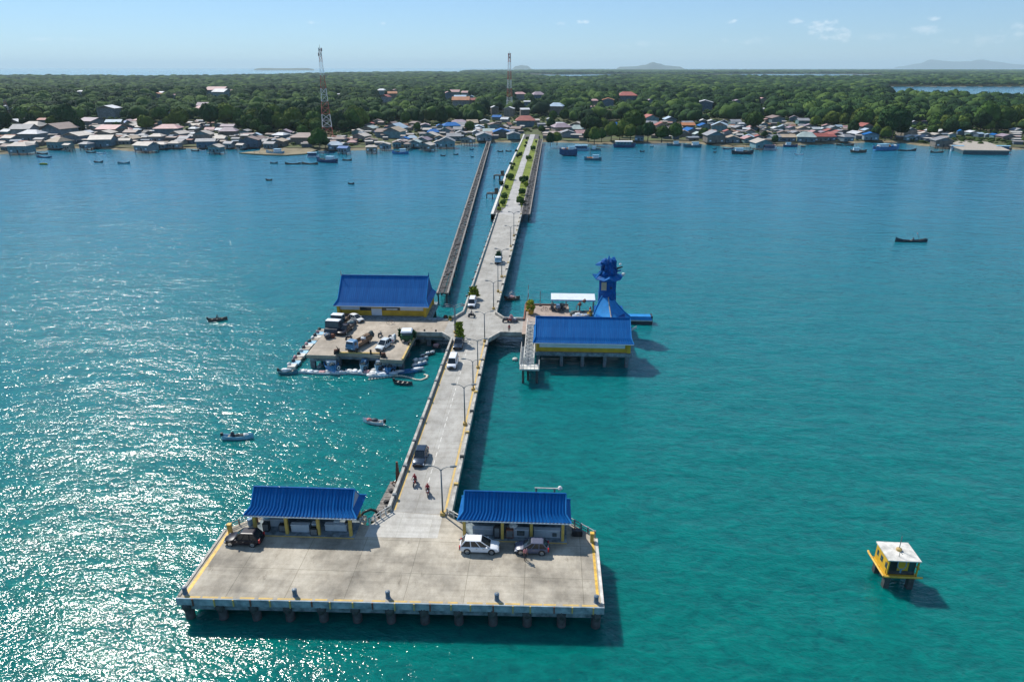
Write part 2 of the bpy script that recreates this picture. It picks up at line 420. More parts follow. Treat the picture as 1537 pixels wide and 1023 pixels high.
pavR = pavilion('blue-roofed shelter with yellow posts behind the white and grey cars', -3.15, 69.3, 6.0, (-5.9, -1.4, 2.0, 5.7), ((-1.3, 5.5, 2.6), (-5.7, -1.5, 1.9)),
                ((-5.0, -2.6, -1.2, .9), (-.9, 1.7, -1.5, 1.15), (2.3, 5.4, -1.4, 1.15)), 6.0)
def prop(name, label, cat, x, y, z, mb, m, rz=0):
    t = mb.build(name, m); t.location = (x, y, z); t.rotation_euler = (0, 0, rz); return tag(t, label, cat)
def rbox(a, b, c, bev=.05):
    return MB().taper(-a / 2 + bev, a / 2 - bev, -b / 2 + bev, b / 2 - bev, 0, -a / 2, a / 2, -b / 2, b / 2, bev).taper(-a / 2, a / 2, -b / 2, b / 2, bev + .001, -a / 2, a / 2, -b / 2, b / 2, c - bev).taper(-a / 2, a / 2, -b / 2, b / 2, c - bev + .001, -a / 2 + bev, a / 2 - bev, -b / 2 + bev, b / 2 - bev, c)
def cabinet(name, label, cat, x, y, a, b, h, m, z=Z + .14):
    t = thing(name, label, cat, (x, y, z)); rbox(a, b, h).build('casing', m, t)
    MB().box(-a * .42, a * .42, -b / 2 - .02, -b / 2 - .003, h * .15, h * .88).build('door', 'lamp_steel', t); MB().box(a * .3, a * .36, -b / 2 - .05, -b / 2 - .021, h * .45, h * .6).build('handle', 'chrome', t)
    return t
cabinet('water_tank', 'dark upright tank in the shelter bay nearest the dark car', 'tank', -33.0, 67.6, .75, .6, 1.15, 'black')
cabinet('freezer', 'black chest freezer under the counter beside the first inner shelter post', 'freezer', -30.9, 67.6, 1.0, .6, 1.0, 'black')
cabinet('freezer', 'black round-cornered freezer in the middle bay of the west shelter', 'freezer', -27.0, 67.15, .9, .6, .95, 'black')
cabinet('freezer', 'dark freezer against the end post next to the pier mouth', 'freezer', -23.2, 68.4, .7, .7, 1.2, 'black')
cabinet('fuel_dispenser', 'tall black dispenser in the open bay above the white car', 'dispenser', -5.2, 67.6, .65, .5, 1.7, 'black')
cabinet('vending_cabinet', 'dark red cabinet beside the inner post behind the white car', 'cabinet', -3.7, 67.8, .9, .6, 1.2, 'rust')
for x, m_, l in ((-2.4, 'netting', 'dark square vent grille box on the counter facing the white car'), (1.6, 'netting', 'small dark vent grille box on the counter facing the grey car')):
    w = .9 if x < 0 else .5
    t = thing('vent_box', l, 'vent', (x, 67.72, Z + .45)); rbox(w, .1, .65 if x < 0 else .45, .02).build('casing', m_, t)
    MB().box(-w * .4, w * .4, -.07, -.052, .08, .12).box(-w * .4, w * .4, -.07, -.052, .2, .24).box(-w * .4, w * .4, -.07, -.052, .32, .36).build('slat', 'lamp_steel', t)
for x, y, z, s_, m_, l in ((-33.2, 68.6, 1.15, .55, 'pale_blue_boat', 'pale blue bundled sack on the counter near the dark car'), (-31.3, 68.75, 1.2, .5, 'white_stuff', 'white plastic bundle on the counter of the west shelter'),
                          (-30.6, 68.75, 1.2, .45, 'panel_white', 'smaller pale bundle beside the white plastic bundle'), (-3.3, 68.2, 1.2, .5, 'white_stuff', 'white bundle on the counter end by the dark red cabinet'), (-24.6, 68.3, 1.02, .4, 'counter', 'grey sack on the low counter next to the pier mouth')):
    tag(MB().blob((0, 0, s_ * .5), (s_, s_ * .7, s_ * .55), x, 2, .5, 1.6).build('sack', m_, None, True, (x, y, Z + z)), l, 'sack')
# clutter on the dock corner behind the grey car
t = thing('generator', 'dark generator set by the railing behind the grey car', 'generator', (4.3, 68.7, Z)); rbox(1.2, .7, .8).build('casing', 'black', t); MB().cyl((-.3, 0, .8), (-.3, 0, 1.15), .07).build('exhaust_pipe', 'rust', t); MB().box(.62, .68, -.2, .2, .2, .6).build('radiator', 'lamp_steel', t)
t = thing('antenna_pole', 'horizontal white pole lying on rests behind the east shelter', 'pole', (0, 74.2, 1.6)); MB().cyl((-.9, 0, 4.2), (2.2, 0, 4.2), .09).build('pole', 'wall_white', t); MB().blob((2.3, 0, 4.25), .3, 3).build('end_cap', 'white_stuff', t); MB().cyl((-.7, 0, -2.4), (-.7, 0, 4.2), .12).build('support', 'pile_grey', t); MB().cyl((1.6, 0, -2.4), (1.6, 0, 4.2), .12).build('support', 'pile_grey', t)

# ================================================================ pier road
pier = thing('pier_bridge', 'long concrete pier road on piles running from dock to shore', 'pier', (0, 0, 0))
ROAD = [(-18.9, 72.3), (-11.6, 71.9), (-11.9, 131.0), (-9.5, 135.3), (-4.8, 135.3), (-4.8, 143.6), (-9.2, 143.8), (-11.4, 147.5), (-9.9, 262), (-18.7, 262), (-18.2, 147.8), (-20.0, 143.6), (-21.2, 143.2), (-21.2, 134.4), (-18.7, 131.0)]
MB().prism(ROAD, 2.35, Z).build('deck', 'road_concrete', pier)
inn = lambda a: [(-18.6 + a, 72.4), (-11.9 - a, 72.4), (-12.1 - a, 131), (-11.6 - a, 147), (-10.2 - a, 261.5), (-18.5 + a, 261.5)]
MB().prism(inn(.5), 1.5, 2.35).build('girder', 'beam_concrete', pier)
for k in range(24):
    y = 76 + k * 8
    for x in (-17.6, -12.9): MB().cyl((x, y, -2), (x, y, 1.6), .4, n=10).build('pile', 'pile_dark', pier, True)
def wall_run(nm, pts, w, h, m, par, z=Z, side=1):
    mb = MB(); P = [Vector(p).to_3d() for p in pts]; rings = []
    for i, p in enumerate(P):
        d = (P[min(i + 1, len(P) - 1)] - P[max(i - 1, 0)]).normalized(); nn = Vector((d.y, -d.x, 0)) * side
        q = p + nn * w
        rings.append([(p.x, p.y, z - .25), (q.x, q.y, z - .25), (q.x, q.y, z + h), (p.x, p.y, z + h)])
    return mb.loft(rings).build(nm, m, par)
LW1 = [(-19.0, 72.35), (-18.85, 100), (-18.8, 131.1), (-21.3, 134.3), (-26.9, 134.3)]
LW2 = [(-21.2, 143.4), (-20.0, 143.8), (-18.35, 147.8), (-18.8, 262)]
RW1 = [(-11.5, 71.9), (-11.8, 131.0), (-9.45, 135.2), (-4.8, 135.2)]
RW2 = [(-4.8, 143.7), (-9.2, 143.9), (-11.3, 147.5), (-9.8, 262)]
for pts, sd in ((LW1, -1), (LW2, -1), (RW1, 1), (RW2, 1)): wall_run('parapet', pts, .38, .62, 'parapet', pier, side=sd)
for k in range(27):
    y = 75 + k * 7.0
    if 129 < y < 149: continue
    MB().box(-19.28, -18.72, y - .2, y + .2, Z + .3, Z + .78).build('parapet_post', 'pile_grey', pier)
    xr = -11.5 - .3 * (y - 72) / 59 if y < 131 else -11.3 + 1.5 * (y - 147) / 115
    MB().box(xr - .15, xr + .45, y + 2.6, y + 3.0, Z + .3, Z + .85).build('parapet_post', 'pile_dark' if k % 2 else 'worn_yellow', pier)
for a, b in (((-18.55, 72.6), (-18.4, 130.8)), ((-12.1, 72.6), (-12.25, 130.8))):
    sheet([(a[0] - .14, a[1]), (a[0] + .14, a[1]), (b[0] + .14, b[1]), (b[0] - .14, b[1])], Z + .004).build('edge_line', 'worn_yellow', pier)
for k in range(24):
    y = 79 + k * 2.2
    sheet([(-15.36, y), (-15.24, y), (-15.24, y + 1.3), (-15.36, y + 1.3)], Z + .004).build('lane_line', 'wall_white', pier)

# lamp posts
def lamp(x, y, label, h=6.6, arms=2, first=[None]):
    if first[0]:
        return copy_tree(first[0], (x, y, Z), rnd.uniform(-.2, .2), label, (1, 1, h / 6.6))
    t = thing('street_lamp', label, 'street lamp', (x, y, Z), 0, 'street lamps along the pier road')
    MB().box(-.3, .3, -.3, .3, 0, .45).build('footing', 'worn_yellow', t)
    MB().cyl((0, 0, .45), (0, 0, 6.6), .12, .075, 8).build('pole', 'lamp_steel', t, True)
    for sx in (-1, 1):
        a = MB().tube([(0, 0, 6.35), (sx * .3, 0, 6.75), (sx * .8, 0, 6.98), (sx * 1.25, 0, 7.05)], .05).build('arm', 'lamp_steel', t)
        MB().loft([[(sx * 1.15, -.13, 6.98), (sx * 1.15, .13, 6.98), (sx * 1.15, .1, 7.14), (sx * 1.15, -.1, 7.14)], [(sx * 1.6, -.2, 6.99), (sx * 1.6, .2, 6.99), (sx * 1.6, .13, 7.2), (sx * 1.6, -.13, 7.2)], [(sx * 1.95, -.1, 7.03), (sx * 1.95, .1, 7.03), (sx * 1.95, .07, 7.16), (sx * 1.95, -.07, 7.16)]]).build('lamp_head', 'lamp_steel', a)
    first[0] = t
    return t
LAMPS = [(-12.3, 71.9, 6.9, 'twin-armed street lamp at the pier mouth beside the dock'), (-12.2, 95.4, 6.5, 'twin-armed street lamp on the pier road, first one beyond the dock lamp'), (-12.2, 108, 5.4, 'street lamp on the pier road nearly opposite the white van'),
         (-12.3, 117.4, 5.4, 'street lamp on the pier road just before the crossing'), (-12.2, 130.8, 6.0, 'street lamp at the near corner of the crossing, towards the gangway'), (-11.9, 151.0, 6.4, 'street lamp just past the crossing beside the parapet'),
         (-11.8, 164.3, 6.8, 'second street lamp past the crossing towards the shore'), (-11.7, 177.2, 7.2, 'third street lamp past the crossing, near the green loaded truck'), (-11.1, 211, 6.2, 'street lamp on the far pier road beyond the green loaded truck'),
         (-10.8, 225.3, 7.6, 'street lamp nearest the start of the grassy causeway'), (-18.4, 133.2, 6.2, 'slim street lamp behind the plant-laden truck at the crossing'), (-18.9, 135.4, 5.9, 'slim street lamp beside the other one at the west side of the crossing')]
for x, y, h, l in LAMPS: lamp(x, y, l, h)

# ================================================================ west platform and its hall
plat = thing('service_platform', 'concrete service platform west of the crossing with vehicles on it', 'platform', (0, 0, 0))
MB().prism([(-46.3, 122.0), (-40.5, 121.8), (-40.4, 123.3), (-31.6, 122.6), (-31.5, 120.6), (-27.0, 120.2), (-26.9, 134.4), (-21.2, 134.4), (-21.2, 143.2), (-46.6, 143.2)], 2.3, Z).build('deck', 'platform_concrete', plat)
MB().prism([(-45.9, 122.5), (-40.3, 122.4), (-40.2, 123.8), (-31.4, 123.1), (-31.3, 121.1), (-27.4, 120.7), (-27.3, 134.9), (-21.2, 134.9), (-21.2, 142.8), (-46.2, 142.8)], 1.5, 2.3).build('edge_beam', 'beam_concrete', plat)
for y in (122.9, 129, 135.5, 141.5):
    for x in (-45.4, -40.6, -36, -31.0, -27.9, -24.5):
        if x > -27 and y < 134: continue
        yy = 123.9 if (y == 122.9 and -41 < x < -33) else y
        MB().box(x - .45, x + .45, yy - .4, yy + .4, -2, 1.6).build('pile', 'pile_grey', plat)
MB().box(-27.25, -26.9, 120.4, 134.4, Z, Z + .25).build('kerb', 'worn_yellow', plat)
MB().box(-40.4, -31.6, 123.0, 123.4, Z, Z + .22).build('kerb', 'worn_yellow', plat)
for x, y in ((-40.2, 123.4), (-36.6, 123.2), (-33.8, 123.0), (-31.8, 122.7), (-27.2, 127.5), (-25.2, 134.6), (-22.8, 134.6)):
    MB().cyl((x, y, Z), (x, y, Z + .9), .2, n=8).build('mooring_post', 'black', plat)
def finial(mb, x, y, z, h, sx):
    return mb.tube([(x, y, z - .1), (x + sx * .12, y, z + h * .5), (x + sx * .05, y, z + h)], lambda k: .16 * (1 - k) + .03)
hall = thing('terminal_hall', 'yellow terminal hall with tall deep blue roof west of the crossing', 'building', (-36.3, 148.9, 0))
MB().prism([(-10.7, -6.3), (14.9, -6.3), (14.9, -5.3), (10.9, -5.1), (10.9, 6.0), (-10.7, 6.0)], 2.2, 3.25).build('terrace', 'beam_concrete', hall)
for y in (-5.5, 0, 5.2):
    for x in (-10, -5, 0, 5, 10): MB().box(x - .45, x + .45, y - .4, y + .4, -2, 2.3).build('pile', 'pile_dark', hall)
MB().box(-9.8, 9.9, -4.2, 4.4, 3.25, 5.9).build('wall', 'yellow_wall', hall)
for a, b in ((-9.6, -5.2), (4.0, 9.2)): MB().box(a, b, -4.26, -4.2, 4.55, 5.75).build('window_panel', 'panel_white', hall)
MB().box(-5.1, -2.6, -4.25, -4.2, 4.4, 5.8).build('window', 'win_glass', hall); MB().box(-.1, 3.9, -4.25, -4.2, 4.5, 5.8).build('window', 'win_glass', hall)
MB().box(-2.5, -.2, -4.3, -4.2, 3.3, 4.9).build('door', 'panel_white', hall); MB().box(.9, 3.4, -4.5, -4.26, 4.7, 5.0).build('sign_board', 'white_stuff', hall); MB().box(-2.3, -.8, -4.6, -4.3, 5.2, 5.5).build('sign_board', 'tarp_tan', hall)
for x in (-9.9, 9.6, 9.9):
    y = -4.45 if x < 9.8 else 4.3
    MB().box(x - .3, x + .3, y - .3, y + .3, 3.25, 5.85).build('post', 'yellow_wall', hall)
roof(hall, 9.9, 4.25, .75, 1.3, 11.25, 7.0, 5.85, 46, .025, 'roof_blue', 'roof_deep', 3)
mb = MB(); finial(mb, -9.9, 0, 11.3, 1.1, -1).build('finial', 'wall_white', hall); mb = MB(); finial(mb, 9.9, 0, 11.3, .9, 1).build('finial', 'roof_deep', hall)
railing('railing', 'concrete railing beside the hall leading to the pier road', [(-21.3, 143.5), (-20.1, 143.9)], m='parapet'); 
t = thing('flower_planter', 'small yellow planter by the railing beside the hall', 'planter', (-20.9, 143.0, Z)); MB().lathe([(.25, 0), (.4, .5), (.36, .5), (.3, .42)], n=10).build('pot', 'yellow_paint', t); MB().blob((0, 0, .65), .35, 5, 2, .6, 3).build('foliage', 'leaf_mid', t)
t = thing('tyre_stack', 'dark round tyre leaning at the end of the hall terrace', 'tyre', (-22.0, 143.7, 3.0)); MB().torus((0, 0, .5), (0, 1, 0), .38, .16).build('tyre', 'rubber', t); MB().cyl((0, -.06, .5), (0, .06, .5), .24).build('rim', 'rust', t)

# ================================================================ east platform: hall, deck, ornamental tower
ed = thing('boarding_platform', 'pinkish concrete boarding deck east of the crossing', 'platform', (0, 0, 0))
MB().prism([(-4.8, 135.4), (-1.9, 135.4), (-1.9, 140.1), (5.4, 140.1), (10.9, 140.1), (10.9, 149.4), (5.6, 149.4), (5.4, 154.7), (-4.8, 154.7)], 2.3, Z).build('deck', 'pink_concrete', ed)
for x, y in ((-4.2, 136.2), (-4.2, 142), (-4.2, 148), (-4.2, 154), (1, 154), (5, 154), (9.8, 148.7), (5.2, 148.7)): MB().box(x - .4, x + .4, y - .4, y + .4, -2, 2.3).build('pile', 'pile_grey', ed)
MB().box(-4.8, 5.4, 154.4, 154.7, Z, Z + .3).build('kerb', 'rust', ed); MB().box(-4.8, -4.5, 144, 154.3, Z, Z + .3).build('kerb', 'rust', ed)
hall2 = thing('ferry_hall', 'long blue-roofed ferry hall with white and yellow wall over the water', 'building', (7.5, 129.6, 0))
MB().box(-9.4, 9.5, -4.1, 10.5, 2.35, 3.05).build('deck', 'beam_concrete', hall2)
for y in (-3.4, 2, 8):
    for x in (-8.7, -4.1, 0, 4.4, 8.7): MB().box(x - .3, x + .3, y - .4, y + .4, -2, 2.4).build('pile', 'pile_grey' if y < 0 else 'pile_dark', hall2)
MB().box(-9.0, 9.1, -3.6, 4.2, 3.05, 5.5).build('wall', 'yellow_wall', hall2)
MB().box(-8.5, 8.2, -3.66, -3.6, 3.95, 5.2).build('window_panel', 'panel_white', hall2)
for x in (-9.0, 8.75, 9.1): MB().box(x - .18, x + .18, -3.85, -3.45, 3.05, 5.45).build('post', 'yellow_wall', hall2)
roof(hall2, 9.3, 3.7, .45, 1.0, 8.95, 6.1, 5.25, 46, .03, 'roof_blue', 'roof_deep', 3)
t = thing('signal_flag', 'white tilted signal board on the far end of the ferry hall', 'sign', (17.3, 131.0, 5.2)); MB().cyl((0, 0, -2.2), (0, 0, 1.6), .05).build('staff', 'steel', t); MB().quadbox([(0, -.02, .5), (1.1, -.02, 1.2), (1.1, .02, 1.2), (0, .02, .5), (0, -.02, 1.0), (1.1, -.02, 1.75), (1.1, .02, 1.75), (0, .02, 1.0)]).build('board', 'white_stuff', t)
# ornamental tower
tw = thing('ornamental_tower', 'blue ornamental turret with dragon-like crest above a steep blue roof', 'tower', (13.9, 144.5, 0))
MB().box(-3.4, 4.2, -4.3, 6.0, 2.3, 3.05).build('deck', 'beam_concrete', tw)
for x in (-3, 3.8):
    for y in (-3.5, 1.5, 5.4): MB().box(x - .35, x + .35, y - .35, y + .35, -2, 2.3).build('pile', 'pile_grey', tw)
MB().box(-2.9, 3.4, -4.0, 4.6, 3.05, 5.0).build('wall', 'roof_deep', tw)
# concave four-sided roof with one hip towards the dock
ap = Vector((-.3, 1.9, 9.5)); CR = [Vector((.35, -6.4, 4.5)), Vector((-3.4, -1.2, 4.5)), Vector((-.5, 6.4, 4.5)), Vector((4.7, -.8, 4.3))]
hp = lambda c, q: Vector((ap.x + (c.x - ap.x) * q, ap.y + (c.y - ap.y) * q, ap.z + (c.z - ap.z) * ((.3 * q + .7 * q * q) if c.x < -3 else (1.45 * q - .45 * q * q))))
for k in range(4):
    a, b = CR[k], CR[(k + 1) % 4]; rings = [[tuple(hp(a, q / 10).lerp(hp(b, q / 10), u / 8)) for u in range(9)] for q in range(11)]
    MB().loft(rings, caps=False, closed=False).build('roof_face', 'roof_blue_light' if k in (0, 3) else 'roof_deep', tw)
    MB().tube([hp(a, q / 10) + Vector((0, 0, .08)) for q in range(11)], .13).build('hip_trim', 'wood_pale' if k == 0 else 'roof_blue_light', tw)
oct_ = lambda r, z, cx=-.3, cy=2.2, ry=None: [(cx + r * math.cos(PI / 8 + i * PI / 4), cy + (ry or r) * math.sin(PI / 8 + i * PI / 4), z) for i in range(8)]
MB().loft([oct_(2.1, 5), oct_(2.05, 9.0), oct_(1.95, 9.3), oct_(1.95, 12.3)]).build('turret_wall', 'roof_deep', tw)
MB().box(-1.8, -.7, .22, .35, 9.9, 11.7).build('window', 'tarp_tan', tw); MB().box(-1.9, -.6, .2, .5, 9.72, 9.88).build('window_sill', 'roof_blue', tw); MB().box(.1, .5, .3, .42, 10.2, 10.6).build('vent_hole', 'black', tw)
# flared upturned eaves
def eaves(r, z, up, th, seg=16):
    mb = MB(); rin = []; rout = []
    for i in range(seg):
        a = 2 * PI * i / seg; u = up * (1 if i % 4 == 0 else (.25 if i % 2 == 0 else .1)); rr = r * (1.18 if i % 4 == 0 else 1.0)
        rout.append((-.3 + rr * math.cos(a), 2.2 + rr * math.sin(a), z + u)); rin.append((-.3 + r * .5 * math.cos(a), 2.2 + r * .5 * math.sin(a), z + th))
    return mb.loft([[(x, y, z - .15) for x, y, z in rout], rout, rin])
eaves(2.9, 12.1, .9, 1.0).build('turret_eave', 'roof_blue', tw)
MB().loft([oct_(1.75, 12.6), oct_(1.6, 14.0), oct_(1.8, 14.1)]).build('upper_drum', 'roof_deep', tw)
mb = MB()
for i in range(52):
    a = rnd.uniform(0, 2 * PI); q = rnd.uniform(0, 1); r_ = 1.85 * (1 - q * .45)
    mb.blob((-.3 + r_ * math.cos(a) * .9, 2.2 + r_ * math.sin(a) * .7, 13.2 + q * 2.9), rnd.uniform(.35, .75), i, 1, .7, 2)
mb.build('scale_crest', 'roof_deep', tw)
MB().loft([[(-1.2 - d * .9 + w_ * math.cos(a), 2.2 + w_ * math.sin(a), 15.6 - d * .25 + w_ * .6 * math.sin(a * 1)) for a in (0, PI / 2, PI, 3 * PI / 2)] for d, w_ in ((-.6, .6), (.4, .7), (1.3, .55), (2.1, .15))]).build('beak_ornament', 'roof_blue', tw)
for dz, ex, m_ in ((1.2, 2.7, 'black'), (.4, 2.4, 'roof_deep')):
    MB().tube([(.8, 2.0, 13.4 + dz * .3), (1.7, 1.9, 13.5 + dz * .8), (ex, 1.9, 13.6 + dz)], lambda k: .3 - .16 * k).build('horn', m_, tw)
MB().blob((3.0, 1.8, 13.1), .38, 2, 2, .2).build('globe', 'white_stuff', tw); MB().blob((2.2, 1.9, 15.3), .28, 3, 2, .2).build('globe', 'white_stuff', tw)
MB().lathe([(.35, 16), (.25, 16.4), (.3, 16.5), (.04, 17.2)], (-.3, 2.2, 0), 8).build('finial', 'roof_blue_light', tw)
for x in (-2.7, ): MB().tube([(x - .4, .9, 12.3), (x + .5, 1.2, 13.4), (x + 1.1, 1.6, 14.0)], .16).build('corner_brace', 'roof_blue_light', tw)
# canopy behind
cn = thing('white_canopy', 'long white canopy roof on posts behind the boarding deck', 'canopy', (0, 0, 0))
MB().quadbox([(1.3, 151.2, 5.35), (11.4, 151.2, 5.35), (11.4, 154.2, 5.95), (1.3, 154.2, 5.95), (1.3, 151.2, 5.5), (11.4, 151.2, 5.5), (11.4, 154.2, 6.1), (1.3, 154.2, 6.1)]).build('roof', 'panel_white', cn)
MB().box(1.2, 11.5, 151.08, 151.2, 5.2, 5.55).build('gutter', 'pale_blue_boat', cn)
for x in (1.6, 4.8, 8, 11.1):
    for y in (151.5, 153.9): MB().cyl((x, y, -2), (x, y, 5.4), .1).build('post', 'steel', cn)
# floating blue pontoon
pt = thing('blue_pontoon', 'low blue-topped pontoon floating beside the ornamental tower', 'pontoon', (21.0, 152.0, 0))
MB().box(-3.4, 3.5, -1.1, 1.3, -.4, .75).build('hull', 'dark_boat', pt); MB().taper(-3.5, 3.6, -1.25, 1.4, 1.0, -3.4, 3.5, -.8, 1.0, 1.75).build('top_cover', 'roof_blue_light', pt); MB().box(-3.45, 3.55, -1.18, 1.35, .75, 1.0).build('fender_rail', 'white_stuff', pt)
MB().box(3.35, 3.7, -1.0, 1.1, -.5, 1.9).build('end_post', 'black', pt)
# gangway with lattice
gw = thing('lattice_gangway', 'steel lattice gangway bridge leading down beside the ferry hall', 'gangway', (0, 0, 0))
MB().box(-3.7, -2.0, 119.6, 141.0, 3.02, 3.12).build('deck', 'pile_grey', gw)
mb = MB(); n = 15
for x in (-3.8, -1.95):
    for z in (3.1, 4.3): mb.cyl((x, 119.6, z), (x, 141.5, z), .07, n=6)
    for k in range(n):
        y0 = 119.6 + k * 21.9 / n; y1 = y0 + 21.9 / n
        mb.cyl((x, y0, 3.1), (x, y1, 4.3), .04, n=5).cyl((x, y1, 3.1), (x, y0, 4.3), .04, n=5).cyl((x, y0, 3.1), (x, y0, 4.3), .05, n=5)
mb.build('lattice_frame', 'wall_white', gw)
mb = MB()
for k in range(11):
    y0 = 119.6 + k * 2
    mb.cyl((-3.8, y0, 4.3), (-1.95, y0, 4.3), .05, n=5).cyl((-3.8, y0, 4.3), (-1.95, y0 + 2, 4.3), .04, n=5).cyl((-1.95, y0, 4.3), (-3.8, y0 + 2, 4.3), .04, n=5)
    if k % 2: mb.torus((-2.87, y0 + 1, 4.32), (0, 0, 1), .55, .06, 12, 4)
mb.build('top_bracing', 'wall_white', gw)
ld = thing('landing_stage', 'small landing stage on slender piles at the foot of the gangway', 'landing', (0, 0, 0))
MB().box(-4.6, -.9, 117.2, 119.55, 2.75, 3.05).build('deck', 'wall_white', ld)
MB().box(-4.6, -3.9, 119.56, 128.5, 2.75, 3.0).build('side_walk', 'pile_grey', ld)
for x, y in ((-3.9, 117.7), (-1.3, 117.7), (-3.0, 119.0), (-1.3, 119.2), (-4.2, 124), (-4.2, 128)): MB().cyl((x, y, -2), (x, y, 2.75), .22, n=8).build('pile', 'pile_dark', ld)
mb = MB()
for p, q in (((-4.55, 117.25), (-.95, 117.25)), ((-4.55, 117.25), (-4.55, 128.4)), ((-.95, 117.25), (-.95, 119.5))):
    for z in (3.5, 4.0): mb.cyl((*p, z), (*q, z), .05, n=5)
    d = Vector(q) - Vector(p)
    for k in range(int(d.length / .7) + 1):
        c = Vector(p) + d.normalized() * k * .7; mb.cyl((c.x, c.y, 3.05), (c.x, c.y, 4.0), .04, n=5)
mb.build('railing_frame', 'wall_white', ld)
tag(MB().lathe([(.55, 0), (.6, .2), (.45, .4), (.1, .5)], (0, 0, 0), 12).build('buoy', 'wall_white', None, True, (-5.9, 128.5, 0.0)), 'pale round buoy under the crossing beside the gangway', 'buoy')

# deck items
def mast_small(x, y, label):
    t = thing('signal_mast', label, 'mast', (x, y, Z)); mb = MB()
    for k in range(5): MB().cyl((0, 0, k), (0, 0, k + 1), .1 - .01 * k, .09 - .01 * k).build('mast_section', 'mast_red' if k % 2 == 0 else 'mast_white', t)
    mb.cyl((-.6, 0, 0), (0, 0, 2.6), .05).cyl((-.5, .5, 0), (0, 0, 2.6), .05).build('stay', 'steel', t)
mast_small(-4.0, 154.2, 'slim red and white signal mast on the corner of the boarding deck')
t = thing('flag_pole', 'dark bare pole at the back of the pinkish boarding deck', 'pole', (-1.2, 154.0, Z)); MB().cyl((0, 0, 0), (0, 0, 3.6), .08, .05).build('pole', 'rust', t); MB().box(-.25, .25, -.25, .25, 0, .3).build('foot', 'pile_dark', t)
t = thing('potted_shrub', 'yellow and green bushy shrub in a tub on the boarding deck', 'shrub', (-3.2, 148.2, Z)); MB().lathe([(.5, 0), (.7, .7), (.62, .7), (.55, .6)], n=12).build('tub', 'yellow_paint', t)
mb = MB()
for i in range(26):
    a = rnd.uniform(0, 2 * PI); q = rnd.random(); mb.blob((math.cos(a) * (1 - q * .6) * .8, math.sin(a) * (1 - q * .6) * .8, .9 + q * 2.2), rnd.uniform(.28, .45), i, 1, .7, 2.5)
mb.build('foliage', 'leaf_bright', t)
mb = MB()
for i in range(12):
    a = rnd.uniform(1.5, 4.8); mb.blob((math.cos(a) * .9, math.sin(a) * .8, .8 + rnd.random() * 1.8), .33, i + 40, 1, .7, 2.5)
mb.build('blossom', 'bush_yellow', t)
# ================================================================ vehicles
def wheel(par, x, y, r, w, sy):
    t = MB().lathe([(r * .7, -w / 2), (r * .95, -w / 2), (r, -w / 2 + .03), (r, w / 2 - .03), (r * .95, w / 2), (r * .7, w / 2)], n=16)
    t.v = [(a, c, b) for a, b, c in t.v]; o = t.build('wheel', 'rubber', par, False, (x, y, r))
    t = MB().lathe([(r * .72, -w / 2 - .012), (r * .72, w / 2 + .012)], n=12); t.v = [(a, c, b) for a, b, c in t.v]; t.build('rim', 'chrome', o)
def body_loft(sec):
    rings = []
    for x, w, zb, zs in sec:
        rings.append([(x, -w * .9, zb), (x, -w, zb + .12), (x, -w * 1.0, zs - .22), (x, -w * .94, zs - .05), (x, -w * .80, zs), (x, w * .80, zs), (x, w * .94, zs - .05), (x, w, zs - .22), (x, w, zb + .12), (x, w * .9, zb)])
    return MB().loft(rings)
